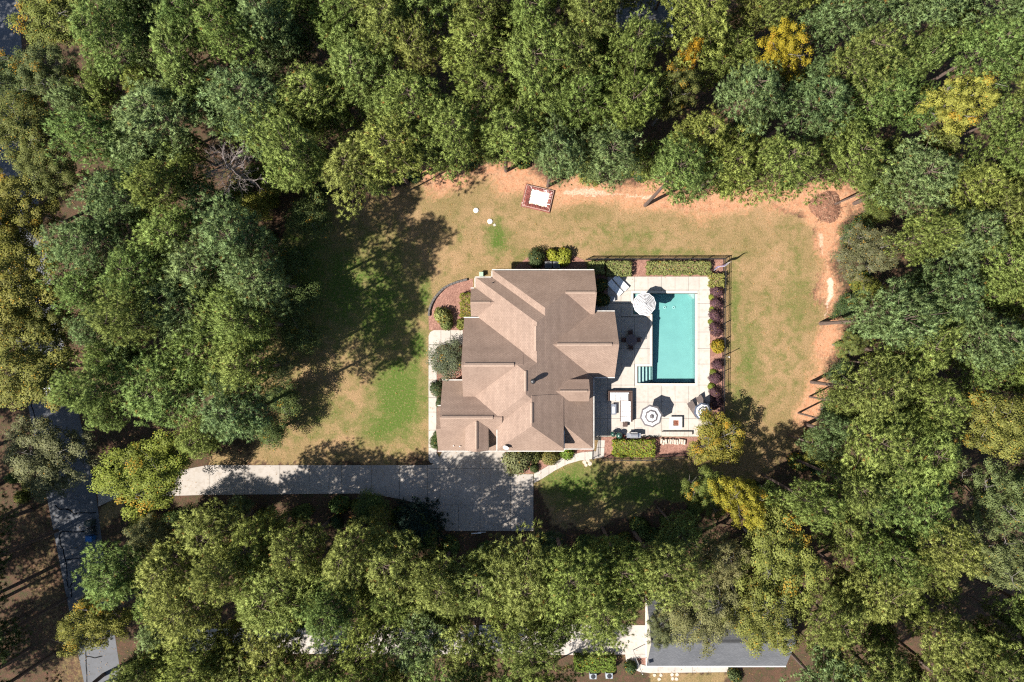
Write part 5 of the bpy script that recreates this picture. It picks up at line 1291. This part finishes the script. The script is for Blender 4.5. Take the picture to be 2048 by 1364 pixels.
CLEAR = [(850,372),(872,342),(900,326),(935,338),(1000,345),(1060,332),(1085,358),(1120,378),(1165,352),(1190,375),(1250,368),(1300,375),(1312,405),(1345,420),(1392,396),(1500,398),(1560,382),(1620,376),(1700,382),(1722,400),
 (1690,440),(1662,480),(1665,530),(1700,570),(1690,612),(1672,640),(1655,700),(1645,760),(1648,800),(1622,852),(1600,900),(1560,955),(1440,975),(1390,1000),(1330,1020),(1290,1045),(1230,1062),(1180,1078),(1100,1078),(1066,1066),(980,1085),(890,1095),
 (860,1030),(790,1020),(740,1030),(620,1035),(560,1030),(440,1010),(390,996),(330,1010),(200,1030),(196,1070),(190,1110),(176,1140),(190,1180),(150,1225),(170,1290),(240,1330),(240,1460),(-80,1460),(-80,1015),(60,1015),(190,985),(330,1000),(385,970),(405,930),(430,910),
 (480,902),(512,882),(542,830),(552,770),(595,720),(545,655),(588,620),(600,560),(545,500),(552,430),(525,400),(600,385),(690,402),(740,422),(782,382)]
NEIGH = [(1148,1262),(1200,1255),(1292,1262),(1300,1280),(1400,1290),(1570,1290),(1600,1340),(1600,1480),(1130,1480),(1140,1310)]
ROOFT = [(1284,-20),(1346,-20),(1346,78),(1318,60),(1288,40)]
for x, y, r in [(592,600,46),(582,520,42),(600,672,40),(566,795,38),(622,432,44),(545,860,34)]:
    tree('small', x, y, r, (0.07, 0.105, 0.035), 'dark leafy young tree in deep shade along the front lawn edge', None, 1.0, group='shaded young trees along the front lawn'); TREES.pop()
def fill():
    PA = [(0.235,0.305,0.082),(0.265,0.315,0.078),(0.195,0.28,0.082),(0.27,0.305,0.085),(0.20,0.28,0.115)]
    names = ['green','yellowish green','deep green','olive green','bluish green']
    r = random.Random(77); placed = list(TREES); ns = len(placed)
    def ok(x, y, R_, k=0.80):
        for i_, (a, b, c) in enumerate(placed):
            if math.hypot(x - a, y - b) < (R_ + c) * (max(k, .86) if i_ < ns else k): return False
        q = np.array([[x, y]])
        if sdist(q, CLEAR)[0] > -R_ * .74 or sdist(q, NEIGH)[0] > -R_ * .7 or sdist(q, ROOFT)[0] > -R_ * .7: return False
        if x < 70 and y < 990: return False
        return True
    def colour(x, y):
        w = [1, 1, 1, 1, 1]
        if x < 640 and y < 930: w = [2, .4, 2.5, .3, 3]
        elif y > 1000: w = [1.2, 2.5, .6, 2.5, .5]
        elif x > 1500: w = [1.5, 1, 1.5, 1, 1]
        else: w = [2, 2, 1, 1.5, .5]
        return r.choices(range(5), w)[0]
    n = 0
    def plant(x, y, R_, hh):
        c = colour(x, y); z_ = near(x, y); sz = 'broad' if R_ > 72 else ('low' if hh < .75 else 'slim')
        tree('pine', x, y, R_, PA[c], f'{sz} {names[c]} pine {z_}', None, hh, group=f'{sz} {names[c]} pines {z_}'); placed.append((x, y, R_))
    for x, y, R_ in [(1130,1140,78),(1050,1165,80),(1235,1118,72),(1310,1130,74),(955,1150,74),(335,1125,66),(840,1290,70),(950,1292,70),(1062,1296,68),(720,1300,66),(560,1300,70),(420,1310,66),(1120,1248,46),(250,1140,62),(880,1165,68),(770,1118,72),(690,1100,60),(600,1098,64),(515,1082,64),(430,1072,64),(1190,1205,70),
                     (475,825,72),(505,735,66),(500,645,72),(535,560,66),(490,480,68),(605,320,76),(700,335,70),(775,305,72),(915,265,70),(1010,280,66),(1108,318,58),(1215,318,66),(1342,358,64),(1450,335,66),(1560,320,70),(1690,320,66),
                     (1760,640,80),(1740,780,66),(1720,880,72),(1690,960,60),(1620,1000,56),(1830,700,72)]:
        plant(x, y, R_, r.uniform(.92, 1.08) * (1.04 if x < 640 and y < 930 else (.88 if y > 1000 and x < 1000 else 1))); n += 1
    for ring in range(3):
        for it in range(5200):
            if n >= 290: break
            if it < 2200 and ring == 0:
                i = r.randrange(len(CLEAR)); a, b = CLEAR[i], CLEAR[(i + 1) % len(CLEAR)]; s_ = r.random(); R_ = r.uniform(56, 84)
                an = r.uniform(0, 6.28); x = a[0] + (b[0] - a[0]) * s_ + math.cos(an) * R_ * .8; y = a[1] + (b[1] - a[1]) * s_ + math.sin(an) * R_ * .8
                if not ok(x, y, R_, .68): continue
            else:
                x, y = r.uniform(-70, 2120), r.uniform(-70, 1440); R_ = r.uniform(54, 90) if ring < 2 else r.uniform(34, 54)
                if not ok(x, y, R_, (.68, .60, .54)[ring]): continue
            plant(x, y, R_, r.uniform(.88, 1.1) * (1.02 if (x < 640 and y < 930) else 1.0) * (1 if ring < 2 else .68)); n += 1
    # understorey: young trees and bushes along the wood's edge and in its gaps
    und = [(0.07,0.11,0.03),(0.10,0.12,0.03),(0.15,0.16,0.03),(0.05,0.085,0.035),(0.22,0.17,0.02)]; un = ['green','olive','yellow green','dark green','amber']
    m = 0; pl = []
    for it in range(4000):
        x, y = r.uniform(20, 2030), r.uniform(20, 1345); q = np.array([[x, y]]); d = sdist(q, LAWN)[0]; dc = sdist(q, CLEAR)[0]
        if not (d < -14 and (-60 < dc < 40)) or sdist(q, NEIGH)[0] > -20 or sdist(q, DRIVE)[0] > -22 or sdist(q, [(a, b) for a, b in LE] + RE[::-1])[0] > -25: continue
        if math.hypot(x - 1652, y - 413) < 75 or (x < 200 and y > 1000) or abs(x - 1660) < 26 and 520 < y < 650: continue
        if any(math.hypot(x - a, y - b) < 26 for a, b in pl) or m > 120 or min(seg_dist(q, CLAY, False)[0], seg_dist(q, CLAY2, False)[0]) < 24: continue
        if 840 < x < 1450 and 480 < y < 930: continue
        c = r.choices(range(5), [3, 2, 1.5, 3, .7])[0]; z_ = near(x, y); big = r.random() < .3
        if big: tree('small', x, y, r.uniform(22, 36), und[c], f'young {un[c]} tree {z_}', None, r.uniform(.5, 1.0), group=f'young {un[c]} trees {z_}')
        else: bush(x, y, r.uniform(9, 20), und[c], f'wild {un[c]} bush {z_}', 'bush', f'wild {un[c]} bushes {z_}', r.uniform(.7, 1.6), None, 'wild_bush')
        pl.append((x, y)); m += 1
    print('PINES', n, 'UNDER', m)
fill()
# trees out of frame that shade the road verge and the lower left corner
for k, (x, y, r) in enumerate([(-110,1080,85),(-50,1130,70),(-90,1230,85),(-30,1290,70),(-60,1420,85),(60,1470,85),(-130,1330,85)] + [(-330 + 75 * (i % 3) + 20 * math.sin(i * 3), 900 + 60 * i, 85) for i in range(11)] + [(-400 + 50 * (i % 2), -60 + 75 * i, 85) for i in range(8)]):
    tree('pine', x, y, r, (0.1, 0.14, 0.05), 'tall pine on the verge across the road from the drive', None, 1.0, group='pines across the road')

# ------------------------------------------------------------------ fallen leaves, strewn over lawn, drive and woods
def fallen():
    n = 9000; P = np.stack([rng.uniform(60, 2000, n), rng.uniform(330, 1350, n)], 1)
    keep = ~inside(P, [(860,540),(1240,540),(1240,560),(1420,553),(1420,870),(1190,905),(870,905)]); P = P[keep]; n = len(P)
    C = np.stack([(P[:, 0] - 1024) / S, (682 - P[:, 1]) / S, np.full(n, .075)], 1)
    V, F = leaf_quads(C, np.tile([0, 0, 1.0], (n, 1)), .055, 5, .25, .6)
    t = np.zeros((n, 3)); t[:, 0] = rng.uniform(.6, 1.3, n); t[:, 1] = rng.random(n) * .5
    o = link('fallen_leaves', np_mesh('fallen_leaves', V, F, M_LEAF, np.repeat(t, 4, 0))); o.color = (0.32, 0.2, 0.09, 1)
    tag(o, 'small dry leaves strewn over the lawn and drive', kind='stuff')
fallen()
